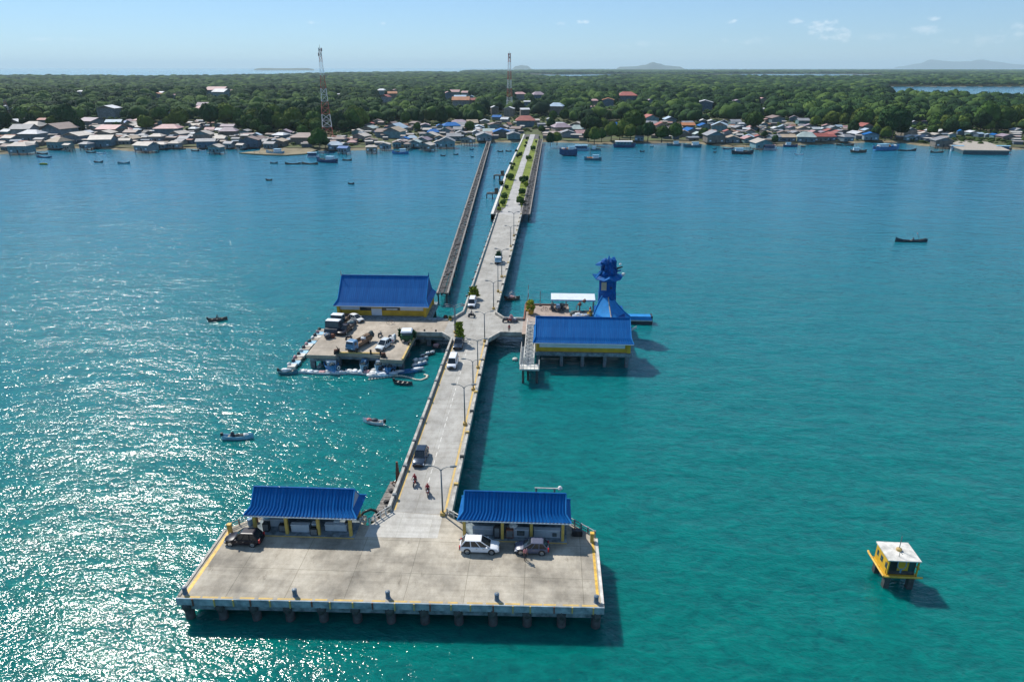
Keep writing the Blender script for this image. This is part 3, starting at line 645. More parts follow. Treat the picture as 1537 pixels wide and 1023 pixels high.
def vehicle(name, label, cat, loc, rz, kind, paint, group='cars parked and driving on the pier'):
    t = thing(name, label, cat, loc, rz, group)
    P = dict(suv=(4.35, .9, .92, 1.68), mpv=(4.6, .88, .95, 1.66), hatch=(3.95, .84, .88, 1.52), pickup=(5.1, .92, .98, 1.75), van=(4.5, .88, 1.0, 1.9))[kind]
    Ln, W, zb, zr = P; h = Ln / 2; r = .34 if kind != 'pickup' else .38; g = .24 if kind != 'pickup' else .34
    hood = zb - (.10 if kind != 'van' else .02)
    sec = [(-h, W * .80, g + .2, zb - .12), (-h + .06, W * .9, g + .08, zb - .02), (-h + .45, W * .99, g, zb), (-h * .3, W, g, zb), (h * .35, W, g, zb - .01), (h * .42, W, g, zb - .02), (h * .62, W * .98, g, hood), (h * .86, W * .93, g, hood - .07), (h - .08, W * .84, g + .06, hood - .20), (h, W * .72, g + .16, hood - .34)]
    if kind == 'pickup':
        sec = [(-h, W * .96, g + .15, zb - .02), (-h + .05, W, g + .05, zb), (-h * .3, W, g, zb), (h * .3, W, g, zb), (h * .4, W, g, zb), (h * .55, W * .98, g, zb - .02), (h * .88, W * .95, g, zb - .08), (h - .06, W * .9, g + .05, zb - .16), (h, W * .8, g + .15, zb - .35)]
    b = body_loft(sec).build('body', paint, t, True)
    b.modifiers.new('split', 'EDGE_SPLIT').split_angle = R(35)
    # greenhouse
    X = dict(suv=(-h + .12, h * .44, .6, .9), mpv=(-h + .12, h * .54, .55, 1.05), hatch=(-h + .12, h * .48, .55, .9), pickup=(-h * .32, h * .42, .18, .65), van=(-h + .08, h * .62, .16, .55))[kind]
    x0, x1, d0, d1 = X; wb_, wt = W * .86, W * .70
    MB().taper(x0, x1, -wb_, wb_, zb - .03, x0 + d0, x1 - d1, -wt, wt, zr - .05).build('windows', 'glass', t)
    rx0, rx1 = x0 + d0 - .04, x1 - d1 + .04
    MB().loft([[(rx0 + a, -wt - .02 + b_, z), (rx1 - a, -wt - .02 + b_, z), (rx1 - a, wt + .02 - b_, z), (rx0 + a, wt + .02 - b_, z)] for a, b_, z in ((0, 0, zr - .07), (.0, .0, zr - .03), (.05, .05, zr), (.18, .16, zr + .025))]).build('roof', paint, t)
    mb = MB()
    for sy in (-1, 1):
        for k, q in ((0, 0), (1, 1), (.36, .33), (.68, .66)):
            xb = x0 + (x1 - x0) * k; xt = x0 + d0 + (x1 - d1 - x0 - d0) * q
            if kind == 'pickup' and k == .36: continue
            w_ = .075 if k in (0, 1) else .05
            mb.quadbox([(xb - w_, sy * (wb_ + .012) - .03, zb - .04), (xb + w_, sy * (wb_ + .012) - .03, zb - .04), (xb + w_, sy * (wb_ + .012) + .03, zb - .04), (xb - w_, sy * (wb_ + .012) + .03, zb - .04), (xt - w_, sy * (wt + .012) - .03, zr - .05), (xt + w_, sy * (wt + .012) - .03, zr - .05), (xt + w_, sy * (wt + .012) + .03, zr - .05), (xt - w_, sy * (wt + .012) + .03, zr - .05)])
    mb.build('window_frame', paint, t)
    wx = (-h * .60, h * .62)
    for x in wx:
        for sy in (-1, 1):
            wheel(t, x, sy * (W - .1), r, .22, sy)
            a = MB().lathe([(r + .07, -.02), (r + .07, .02)], n=16); a.v = [(p, c, q) for p, q, c in a.v]; a.build('wheel_arch', 'black', t, False, (x, sy * (W - .005), r + .02))
    for sy in (-1, 1):
        MB().taper(h - .32, h - .03, sy * W * .72 - .17, sy * W * .72 + .17, hood - .33, h - .42, h - .16, sy * W * .74 - .15, sy * W * .74 + .15, hood - .17).build('headlight', 'head_lamp', t)
        MB().box(-h - .015, -h + .12, sy * W * .80 - .12, sy * W * .80 + .12, zb - .35, zb + .05).build('taillight', 'red_light', t)
        MB().box(x1 - .45, x1 - .28, sy * (W + .1) - .1, sy * (W + .1) + .1, zb - .02, zb + .14).build('mirror', paint, t)
        for k in (-.12, .22): MB().box(h * k - .1, h * k + .1, sy * W - .02 * (sy < 0) - .0, sy * W + .02, zb - .18, zb - .13).build('door_handle', 'chrome', t)
    MB().box(h - .2, h + .03, -W * .62, W * .62, g + .1, g + .3).build('front_bumper', 'black', t); MB().box(-h - .04, -h + .1, -W * .8, W * .8, g + .12, g + .34).build('rear_bumper', 'black', t)
    MB().box(h - .05, h + .045, -.26, .26, g + .31, g + .42).build('number_plate', 'plate', t)
    MB().box(h - .22, h - .0, -W * .45, W * .45, hood - .36, hood - .24).build('grille', 'black', t)
    if kind == 'pickup':
        MB().box(-h + .12, -h * .34, -W * .84, W * .84, zb + .004, zb + .02).build('bed_floor', 'black', t)
        for y in (-W * .9, W * .9): MB().box(-h + .04, -h * .33, y - .06, y + .06, zb, zb + .12).build('bed_rail', paint, t)
        MB().box(-h + .0, -h + .1, -W * .9, W * .9, zb, zb + .12).build('tailgate', paint, t)
    return t
S90 = PI / 2
vehicle('parked_car', 'dark people carrier parked by the yellow post at the dock corner', 'car', (-34.85, 65.4, Z), PI, 'suv', 'car_black')
vehicle('parked_car', 'white people carrier parked in front of the east shelter', 'car', (-7.05, 65.45, Z), 0, 'mpv', 'car_white')
vehicle('parked_car', 'small grey hatchback parked on the dock, a person beside it', 'car', (-1.05, 65.55, Z), PI, 'hatch', 'car_grey')
vehicle('moving_car', 'dark blue car driving on the pier towards the dock, behind the motorcycles', 'car', (-17.3, 84.6, Z), -S90, 'suv', 'car_blue')
vehicle('white_van', 'white van driving on the pier road in front of the plant-laden truck', 'van', (-17.1, 118.3, Z), -S90, 'van', 'car_white')
plantT = vehicle('loaded_truck', 'dark pickup at the crossing laden with tall yellow-green plants', 'truck', (-17.15, 128.0, Z), -S90, 'pickup', 'car_blue')
vehicle('white_car', 'white car on the pier road just beyond the crossing', 'car', (-17.1, 153.4, Z), -S90, 'van', 'car_white')
def plant_load(label, x, y, z, r, h, n, m, name='plant_load'):
    t = thing(name, label, 'plants', (x, y, z)); mb = MB(); st = MB()
    for i in range(n):
        a = rnd.uniform(0, 2 * PI); q = rnd.random(); rr = r * (1 - .5 * q) * math.sqrt(rnd.random())
        c = Vector((rr * math.cos(a), rr * 1.3 * math.sin(a), .3 + q * h))
        for k in range(7):
            d = Vector((rnd.gauss(0, 1), rnd.gauss(0, 1), rnd.gauss(.5, .7))).normalized(); e = d.orthogonal().normalized(); L_ = rnd.uniform(.35, .7)
            mb.poly([c - e * .1, c + d * L_ * .5 - e * .16, c + d * L_, c + d * L_ * .5 + e * .16, c + e * .1])
        st.cyl((rr * .5 * math.cos(a), rr * .6 * math.sin(a), 0), c, .03, n=4)
    mb.build('foliage', m, t); st.build('stems', 'wood_brown', t); return t
plant_load('tall yellow-green plants standing on the dark pickup at the crossing', -17.2, 129.6, Z + 1.0, .95, 3.2, 70, 'leaf_bright')
plant_load('bushy yellow-green load piled behind the white car beyond the crossing', -17.3, 158.6, Z + .1, 1.3, 2.4, 80, 'leaf_bright')
# trucks on the service platform
def lorry(name, label, loc, rz, cabm, loadm, L_=6.0, W=1.1, H=2.3, loaded=True, bonnet=0):
    t = thing(name, label, 'truck', loc, rz, 'trucks standing on the service platform'); h = L_ / 2
    MB().box(-h, h - .2, -W * .8, W * .8, .45, .7).build('chassis', 'black', t)
    cx = h - bonnet
    MB().loft([[(x, -w_, z0), (x, w_, z0), (x, w_, z1), (x, w_ * .86, z2), (x, -w_ * .86, z2), (x, -w_, z1)] for x, w_, z0, z1, z2 in ((cx - 1.7, W * .95, .5, 1.6, H), (cx - .35, W * .95, .5, 1.5, H - .02), (cx - .02, W * .9, .55, 1.25, 1.5))]).build('cab', cabm, t)
    MB().quadbox([(cx - .36, -W * .82, 1.45), (cx + .0, -W * .82, 1.42), (cx + .0, W * .82, 1.42), (cx - .36, W * .82, 1.45), (cx - .40, -W * .72, H - .1), (cx - .27, -W * .72, H - .1), (cx - .27, W * .72, H - .1), (cx - .40, W * .72, H - .1)]).build('windscreen', 'win_glass', t)
    MB().taper(cx - 1.75, cx - .25, -W * .86, W * .86, H, cx - 1.6, cx - .4, -W * .7, W * .7, H + .08).build('roof', 'panel_white' if loaded else cabm, t)
    for sy in (-1, 1):
        MB().box(cx - 1.2, cx - .55, sy * W * .955 - .012, sy * W * .955 + .012, 1.4, H - .25).build('side_window', 'win_glass', t)
        MB().box(cx - .1, cx + .03, sy * W * .6 - .14, sy * W * .6 + .14, .75, .95).build('headlight', 'head_lamp', t)
    MB().box(cx - .15, cx + .08, -W * .95, W * .95, .45, .68).build('front_bumper', 'black', t)
    if bonnet: MB().taper(cx - .1, h, -W * .85, W * .85, .55, cx - .1, h - .12, -W * .78, W * .78, 1.3).build('bonnet', cabm, t)
    bed = MB().box(-h, cx - 1.85, -W, W, .7, .8)
    for y in (-W, W - .06): bed.box(-h, cx - 1.85, y, y + .06, .8, 1.35)
    bed.box(-h, -h + .06, -W + .06, W - .06, .8, 1.35); bed.build('cargo_bed', 'wood_brown' if loadm != 'tarp' else cabm, t)
    for x in (-h + 1.0, cx - .9 + bonnet * .6):
        for sy in (-1, 1): wheel(t, x, sy * (W - .18), .42, .28, sy)
    return t
def cargo(label, x, y, z, rz, spec, cat='cargo', name='cargo_heap'):
    t = thing(name, label, cat, (x, y, z), rz)
    for i, (a, b, c, s_, m_) in enumerate(spec): MB().blob((a, b, c), s_, i + x, 2, .45, 1.8).build('bundle', m_, t, True)
    return t
lorry('flatbed_truck', 'large dark truck with white roof at the outer edge of the service platform', (-44.3, 135.8, Z), -S90 - .1, 'dark_boat', '', 6.4, 1.75, 2.7, True, 1.0)
lorry('flatbed_truck', 'dark truck with pale cover parked behind the large dark truck', (-44.6, 140.3, Z), -S90 - .1, 'truck_teal', '', 5.0, 1.5, 2.5)
cargo('dark bundled goods beside the large dark truck', -41.8, 137.6, Z, 0, [(0, 0, .7, (.9, 1.1, .8), 'truck_teal'), (.2, 1.2, .6, (.8, .8, .7), 'dark_boat'), (.1, -1.0, .5, (.6, .6, .6), 'rust')])
t = vehicle('white_car', 'white car parked at the hall corner behind the dark trucks', 'car', (-41.6, 141.6, Z), -.6, 'hatch', 'white_stuff')
lorry('cargo_truck', 'small blue-cabbed truck with goods on its bed near the platform edge', (-37.0, 126.6, Z), -S90 - .35, 'truck_blue', '', 6.6, 1.0, 2.2, False)
cargo('brown and grey goods on the bed of the small blue truck', -36.0, 129.0, Z + .82, -.3, [(0, 0, .5, (.7, 1.0, .55), 'wood_brown'), (.3, 1.2, .6, (.6, .6, .7), 'netting'), (-.2, -.9, .4, (.6, .5, .45), 'white_stuff')])
vehicle('jeep', 'pale jeep with roof rack standing between blue truck and green cart', 'jeep', (-32.0, 126.4, Z), -S90 - .3, 'suv', 'counter')
cargo('grey bags stacked behind the pale jeep', -31.0, 129.6, Z, .2, [(0, 0, .5, (.7, .9, .6), 'white_stuff'), (.4, .9, .6, (.5, .6, .8), 'counter'), (-.4, .6, .9, (.4, .4, .4), 'dark_boat')])
t = thing('green_cart', 'green boxy cart with pale roof beside the platform notch', 'cart', (-28.1, 130.6, Z), .1)
MB().taper(-1.1, 1.1, -1.2, 1.2, .35, -1.2, 1.2, -1.3, 1.3, 1.5).build('body', 'leaf_load', t); MB().box(-1.0, 1.0, -1.1, 1.1, 1.5, 2.1).build('cabin', 'truck_teal', t); MB().taper(-1.15, 1.15, -1.25, 1.25, 2.1, -.95, .95, -1.0, 1.0, 2.35).build('roof', 'panel_white', t)
for x in (-.75, .75):
    for y in (-1.15, 1.15): wheel(t, x, y, .36, .22, 1)
for x, l in ((-29.7, 'dark spiky potted plant at the outer side of the green cart'), (-26.9, 'dark spiky potted plant at the notch side of the green cart')):
    plant_load(l, x, 131.8, Z, .25, 1.5, 14, 'leaf_load', 'potted_plant')
# driftwood / bicycle on the platform
def bicycle(label, x, y, rz):
    t = thing('bicycle', label, 'bicycle', (x, y, Z), rz)
    for a in (-.55, .55):
        o = MB().torus((a, 0, .34), (0, 1, 0), .31, .03, 14, 5).build('wheel', 'rubber', t)
    MB().tube([(-.55, 0, .34), (-.15, 0, .8), (.4, 0, .85), (.55, 0, .34)], .025).tube([(-.15, 0, .8), (-.05, 0, .3), (.4, 0, .85)], .025).build('frame', 'rust', t)
    MB().tube([(.42, -.28, 1.0), (.4, 0, .95), (.42, .28, 1.0)], .02).build('handlebar', 'lamp_steel', t); MB().box(-.3, -.05, -.08, .08, .86, .93).build('saddle', 'black', t)
bicycle('lone bicycle standing on the open concrete in front of the hall', -33.6, 140.0, .3)
bicycle('bicycle standing on the pinkish boarding deck beside the shrub', -.2, 150.6, .5)

# ---------------------------------------------------------------- people
def person(name, label, loc, rz, pose, shirt, trousers='trousers', helmet=None, group=None):
    if pose == 'stand':
        J = dict(pel=(0, 0, .95), ch=(0, 0, 1.3), nk=(0, 0, 1.5), hd=(.02, 0, 1.62), tp=(.02, 0, 1.7), shL=(0, .18, 1.42), elL=(.0, .25, 1.13), wrL=(.08, .25, .9), shR=(0, -.18, 1.42), elR=(.02, -.25, 1.14), wrR=(.12, -.24, .92),
                 hpL=(0, .1, .9), knL=(.03, .11, .5), anL=(-.02, .12, .08), toL=(.15, .13, .04), hpR=(0, -.1, .9), knR=(.05, -.11, .5), anR=(.03, -.12, .08), toR=(.2, -.13, .04))
    else:
        J = dict(pel=(-.2, 0, .86), ch=(-.12, 0, 1.2), nk=(-.05, 0, 1.4), hd=(0, 0, 1.52), tp=(0, 0, 1.6), shL=(-.08, .18, 1.32), elL=(.1, .27, 1.1), wrL=(.33, .3, 1.02), shR=(-.08, -.18, 1.32), elR=(.1, -.27, 1.1), wrR=(.33, -.3, 1.02),
                 hpL=(-.17, .1, .82), knL=(.2, .2, .74), anL=(.05, .2, .36), toL=(.22, .21, .32), hpR=(-.17, -.1, .82), knR=(.2, -.2, .74), anR=(.05, -.2, .36), toR=(.22, -.21, .32))
    rad = dict(pel=.15, ch=.16, nk=.06, hd=.1, tp=.075, sh=.075, el=.05, wr=.035, hp=.1, kn=.065, an=.045, to=.04)
    keys = list(J); V = [J[k] for k in keys]; E = []; rr = [rad[k if k in rad else k[:2]] for k in keys]
    ix = {k: i for i, k in enumerate(keys)}
    for a, b in (('pel', 'ch'), ('ch', 'nk'), ('nk', 'hd'), ('hd', 'tp')): E.append((ix[a], ix[b]))
    for s_ in 'LR':
        for a, b in (('ch', 'sh'), ('sh', 'el'), ('el', 'wr'), ('pel', 'hp'), ('hp', 'kn'), ('kn', 'an'), ('an', 'to')): E.append((ix[a + s_] if a not in ('ch', 'pel') else ix[a], ix[b + s_]))
        w = Vector(J['wr' + s_]); d = (w - Vector(J['el' + s_])).normalized(); sd = 1 if s_ == 'L' else -1
        pi = len(V); V.append(tuple(w + d * .07)); rr.append(.032); E.append((ix['wr' + s_], pi))
        side = Vector((0, 0, 1)).cross(d); side = side.normalized() if side.length > .1 else Vector((1, 0, 0))
        for k, ln in zip((-1.5, -.5, .5, 1.5), (.07, .085, .08, .06)):
            f1 = w + d * .11 + side * k * .018; f2 = f1 + d * ln * .5 + Vector((.01, 0, -.03))
            V += [tuple(f1), tuple(f2)]; rr += [.01, .008]; E += [(pi, len(V) - 2), (len(V) - 2, len(V) - 1)]
        th = w + d * .05 + side * .05 + Vector((.03, 0, 0)); V.append(tuple(th)); rr.append(.011); E.append((pi, len(V) - 1))
    me = bpy.data.meshes.new('person_skeleton'); me.from_pydata(V, E, []); ob = bpy.data.objects.new('person_skeleton', me); C.objects.link(ob)
    ob.modifiers.new('skin', 'SKIN').use_smooth_shade = True; ob.modifiers.new('sub', 'SUBSURF').levels = 1
    for i, sv in enumerate(me.skin_vertices[0].data): sv.radius = (rr[i], rr[i]); sv.use_root = (i == 0)
    dg = bpy.context.evaluated_depsgraph_get(); nm = bpy.data.meshes.new_from_object(ob.evaluated_get(dg)); bpy.data.objects.remove(ob)
    nm.name = 'person_body'; nm.materials.clear()
    for m_ in ('skin', shirt, trousers, 'black'): nm.materials.append(MATS[m_])
    segs = [(0, 'nk', 'tp'), (1, 'pel', 'nk'), (1, 'shL', 'elL'), (1, 'shR', 'elR'), (1, 'ch', 'shL'), (1, 'ch', 'shR'), (0, 'elL', 'wrL'), (0, 'elR', 'wrR'), (2, 'pel', 'hpL'), (2, 'pel', 'hpR'), (2, 'hpL', 'knL'), (2, 'hpR', 'knR'), (2, 'knL', 'anL'), (2, 'knR', 'anR'), (3, 'anL', 'toL'), (3, 'anR', 'toR')]
    for p in nm.polygons:
        c = Vector(p.center); best = (9, 0)
        for mi, a, b in segs:
            A, B = Vector(J[a]), Vector(J[b]); q = max(0, min(1, (c - A).dot(B - A) / (B - A).length_squared)); dd = (A + (B - A) * q - c).length
            if dd < best[0]: best = (dd, mi)
        p.material_index = best[1]
    t = bpy.data.objects.new(name, nm); C.objects.link(t); t.location = loc; t.rotation_euler = (0, 0, rz); tag(t, label, 'person', group)
    h = Vector(J['hd'])
    MB().blob(tuple(h + Vector((-.02, 0, .05))), (.125, .12, .11) if helmet else (.115, .108, .10), 1, 2, .05).build('helmet' if helmet else 'hair', helmet or 'hair', t, True)
    MB().box(h.x + .095, h.x + .112, -.045, -.02, h.z - .005, h.z + .01).box(h.x + .095, h.x + .112, .02, .045, h.z - .005, h.z + .01).build('eyes', 'black', t); MB().taper(h.x + .08, h.x + .12, -.016, .016, h.z - .045, h.x + .08, h.x + .1, -.01, .01, h.z).build('nose', 'skin', t)
    return t
def motorcycle(label, loc, rz, m='red_paint', group='motorcycles on the pier'):
    t = thing('motorcycle', label, 'motorcycle', loc, rz, group)
    for x in (-.62, .62):
        o = MB().torus((x, 0, .3), (0, 1, 0), .24, .06, 16, 6).build('wheel', 'rubber', t); MB().cyl((x, -.04, .3), (x, .04, .3), .2, n=12).build('rim', 'lamp_steel', o)
    MB().loft([[(x, -w, z0), (x, w, z0), (x, w * .8, z1), (x, -w * .8, z1)] for x, w, z0, z1 in ((-.75, .08, .62, .72), (-.4, .13, .45, .78), (.0, .14, .3, .66), (.28, .12, .35, .72), (.48, .06, .6, .95))]).build('body', m, t)
    MB().loft([[(x, -w, .76), (x, w, .76), (x, w * .8, z), (x, -w * .8, z)] for x, w, z in ((-.72, .1, .84), (-.4, .14, .86), (.0, .1, .8))]).build('saddle', 'black', t)
    MB().tube([(.62, 0, .3), (.45, 0, .95)], .035).build('fork', 'lamp_steel', t); MB().tube([(.33, -.32, 1.02), (.42, 0, 1.0), (.33, .32, 1.02)], .022).build('handlebar', 'black', t)
    MB().blob((.52, 0, .88), .09, 1, 1, .05).build('headlight', 'head_lamp', t); MB().cyl((-.7, .14, .34), (.0, .14, .34), .045).build('exhaust', 'chrome', t)
    return t
motorcycle('red motorcycle on the pier ridden behind the other, nearer the dark blue car', (-17.0, 78.4, Z), -S90 - .1)
person('person', 'rider in dark red on the motorcycle nearer the dark blue car', (-17.0, 78.45, Z), -S90 - .1, 'ride', 'shirt_red', 'trousers', 'helmet_red', 'riders on the pier road')
motorcycle('red motorcycle on the pier leading the other, nearest the dock', (-14.9, 76.2, Z), -S90 + .15)
person('person', 'rider in dark red on the leading motorcycle nearest the dock', (-14.9, 76.25, Z), -S90 + .15, 'ride', 'shirt_red', 'trousers', 'helmet_red', 'riders on the pier road')
person('person', 'person in pink top walking on the dock beside the small grey car', (-1.75, 63.9, Z), -1.0, 'stand', 'shirt_pink')
motorcycle('dark motorcycle crossing the junction beyond the plant-laden truck', (-16.4, 145.4, Z), .1, 'car_black')
person('person', 'rider in dark clothes on the motorcycle at the junction', (-16.4, 145.4, Z), .1, 'ride', 'shirt_dark')
person('person', 'person in red standing at the parapet above the gangway side of the crossing', (-7.5, 136.3, Z), -1.6, 'stand', 'shirt_red')
for i, (x, y, rz_, m_) in enumerate(((-8.6, 142.6, .5, 'car_black'), (-7.6, 142.7, .8, 'red_paint'), (-6.6, 142.4, .6, 'car_grey'))):
    motorcycle(('black motorcycle parked by the far parapet of the crossing', 'red motorcycle parked between two others on the crossing', 'grey motorcycle parked nearest the boarding deck')[i], (x, y, Z), rz_, m_)
cargo('pink and white bundles by the parked motorcycles on the crossing', -7.4, 143.2, Z, 0, [(0, 0, .6, (.5, .4, .6), 'pink_stuff'), (.7, .0, .4, (.5, .4, .4), 'white_stuff'), (0, .1, 1.2, (.35, .3, .3), 'pink_stuff')])
# green loaded truck on the far road
t = lorry('loaded_truck', 'small truck carrying a green load on the far pier road', (-13.6, 192.0, Z), -S90, 'pale_blue_boat', '', 4.6, 1.0, 2.0); t['group'] = 'trucks on the pier road'
plant_load('green leafy load on the small truck on the far pier road', -13.6, 193.0, Z + .85, 1.0, 1.6, 60, 'leaf_load')
# goods on the boarding deck
for i, (x, y, l) in enumerate(((.0, 151.6, 'dark hand cart standing on the pinkish deck nearest the shrub'), (1.3, 150.9, 'dark hand cart in the middle of the pinkish deck'), (2.3, 151.4, 'dark hand cart nearest the water gap'))):
    t = thing('hand_cart', l, 'cart', (x + 1.6, y - .6, Z), .3 * i, 'hand carts on the boarding deck')
    rbox(.8, 1.5, .5).build('tray', 'dark_boat', t, False, (0, 0, .4)); MB().tube([(-.3, -.7, .8), (-.3, -1.1, 1.5), (.3, -1.1, 1.5), (.3, -.7, .8)], .04).build('handle', 'steel', t); MB().box(-.35, .35, -.5, .5, .9, 1.7).build('goods', 'truck_blue' if i == 1 else 'netting', t)
    for sy in (-.45, .45): wheel(t, sy, .3, .25, .1, 1)
t = thing('dinghy', 'white dinghy lying among nets on the deck below the tower', 'boat', (8.0, 146.6, Z), .3)
MB().loft([[(x, -w, .6), (x, -w * .7, .15), (x, 0, .02), (x, w * .7, .15), (x, w, .6), (x, w * .85, .6), (x, 0, .2), (x, -w * .85, .6)] for x, w in ((-1.9, .5), (-1, .7), (.5, .7), (1.5, .4), (2.1, .05))]).build('hull', 'white_boat', t)
MB().box(-.9, -.6, -.6, .6, .42, .5).box(.4, .7, -.58, .58, .42, .5).build('thwart', 'wood_pale', t)
cargo('dark heap of fishing nets on the deck beside the white dinghy', 6.6, 148.0, Z, 0, [(0, 0, .4, (1.0, .9, .6), 'netting'), (1.2, .3, .4, (1, .7, .5), 'dark_boat'), (2.6, .4, .5, (.9, .7, .5), 'netting'), (.6, -.8, .4, (.7, .6, .4), 'white_stuff')], 'nets', 'net_heap')
cargo('yellow and orange sacks by the tower wall on the boarding deck', 10.0, 147.6, Z, 0, [(0, 0, .4, (.6, .5, .5), 'yellow_paint'), (-.8, .2, .35, (.5, .4, .4), 'tarp_tan'), (.2, .8, .5, (.4, .4, .6), 'orange_stuff')], 'sacks', 'sack_heap')
t = thing('davit_crane', 'slanting davit with two dark brown buoys above the net heap', 'crane', (8.4, 149.0, Z)); MB().tube([(-1.6, 0, 0), (-1.2, 0, 1.9), (.6, 0, 3.6)], .07).build('boom', 'rust', t); MB().blob((-.6, 0, 2.2), .42, 4, 2, .2).build('buoy', 'rust', t, True); MB().blob((.4, 0, 3.0), .42, 6, 2, .2).build('buoy', 'rust', t, True)
person('person', 'person in pale red standing by the tower among the sacks', (10.2, 149.0, Z), -1.2, 'stand', 'shirt_pink', 'trousers')

# ================================================================ yellow kiosk on piles
k = thing('navigation_kiosk', 'yellow kiosk with white flat roof on four piles out in the water', 'kiosk', (40.55, 66.3, 0), -.02)
MB().box(-1.75, 1.75, -1.65, 1.65, 1.6, 1.85).build('base_beam', 'yellow_wall', k)
MB().box(-1.65, 1.5, -1.25, 1.55, 1.85, 3.87).build('cabin', 'yellow_wall', k)
for x in (-1.6, 1.6): MB().box(x - .07, x + .07, -1.6, -1.46, 1.85, 3.87).build('corner_post', 'yellow_wall', k)
MB().box(-1.6, 1.5, -1.3, -1.25, 1.85, 2.35).build('shade_panel', 'pile_dark', k)  # dark band painting in the shade low on the front
MB().box(-1.78, 1.78, -1.68, 1.68, 3.87, 4.0).build('roof', 'wall_white', k)
for x in (-1.3, 1.3):
    for y in (-1.2, 1.3): MB().box(x - .3, x + .3, y - .3, y + .3, -2, 1.6).build('pile', 'pile_dark', k)
for x, s_ in ((-1.3, .5), (-.0, .55), (1.1, .4)): MB().box(-1.67, -1.652, x * .9 - s_ * .5, x * .9 + s_ * .5, 2.6, 3.3).build('window', 'win_glass', k)
MB().box(-1.4, -.5, -1.33, -1.252, 2.36, 3.7).build('door', 'black', k); MB().box(.75, 1.45, -1.31, -1.252, 2.36, 3.8).build('window', 'win_glass', k)  # dark door and pane added to deepen the shade of the front
mb = MB()
mb.tube([(-2.0, -1.8, 1.9), (-2.0, 2.3, 1.9), (-1.95, 2.6, 1.95)], .12).tube([(-2.0, -1.8, 1.9), (2.2, -1.8, 1.9)], .11)
for y in (-1.5, 0, 1.6): mb.cyl((-2.0, y, 1.9), (-1.6, y, 1.8), .07)
for x in (-1.5, 0, 1.5): mb.cyl((x, -1.8, 1.9), (x, -1.5, 1.8), .07)
mb.build('walkway_rail', 'yellow_paint', k)
MB().tube([(1.7, 1.0, 2.1), (2.6, -.3, 1.9)], .1).build('side_boom', 'orange_stuff', k)
a = MB().tube([(-.75, -1.72, 3.95), (-.75, -1.75, 3.3), (-.5, -1.78, 3.0), (-.05, -1.78, 3.0), (.15, -1.75, 3.3), (.15, -1.72, 3.95)], .05).tube([(-.3, -1.78, 3.0), (-.35, -1.8, 2.5)], .09).build('ladder_hoop', 'truck_blue', k)
MB().lathe([(.3, 4.0), (.3, 4.25), (.15, 4.35)], (.1, .2, 0), 12).build('lamp_base', 'worn_yellow', k); MB().cyl((.1, .2, 4.35), (.1, .2, 5.9), .045).build('antenna', 'lamp_steel', k)
MB().tube([(-.35, -.9, 4.0), (-.35, -.9, 4.6), (-.15, -1.2, 4.5)], .035).build('vent_pipe', 'lamp_steel', k)
# small gear along the seaward edge of the service platform and on the dock
for x, y, l in ((-40.6, 122.9, 'black winch on the platform edge above the outer blue boat'), (-31.0, 121.6, 'black winch on the platform edge by the corner boat')):
    t = thing('winch', l, 'winch', (x, y, Z), rnd.uniform(-.5, .5)); rbox(1.0, .7, .4).build('base', 'black', t); MB().cyl((-.4, 0, .65), (.4, 0, .65), .28, n=12).build('drum', 'rust', t); MB().tube([(.2, -.2, .4), (.3, -.5, 1.4), (.1, -.9, 1.8)], .07).build('arm', 'black', t)
motorcycle('dark motorcycle parked on the service platform between trucks and blue truck', (-40.2, 130.5, Z), .9, 'car_black')
motorcycle('dark motorcycle parked behind the blue truck on the service platform', (-34.2, 132.6, Z), 1.3, 'car_blue')
cargo('dark crates and drums near the outer platform edge', -44.6, 130.8, Z, .2, [(0, 0, .5, (.7, .6, .6), 'dark_boat'), (.9, .3, .4, (.5, .5, .5), 'rust'), (-.3, .9, .45, (.6, .5, .5), 'truck_blue')])
for i, (x, y) in enumerate(((-36.4, 70.0), (-36.0, 70.6))):
    t = thing('oil_drum', ('blue oil drum by the low railing beside the dark car', 'rusty oil drum by the low railing beside the dark car')[i], 'drum', (x + .9, y - 1.3, Z)); MB().lathe([(.29, 0), (.3, .02), (.3, .3), (.31, .31), (.3, .33), (.3, .6), (.31, .61), (.3, .63), (.3, .88), (.28, .9)], n=14).build('barrel', ('truck_blue', 'rust')[i], t); MB().cyl((.12, 0, .9), (.12, 0, .93), .05).build('bung', 'black', t)
vehicle('parked_pickup', 'black pickup squeezed between the large dark truck and the goods heap', 'pickup', (-42.0, 134.6, Z), -S90 - .15, 'pickup', 'car_black', 'trucks standing on the service platform')
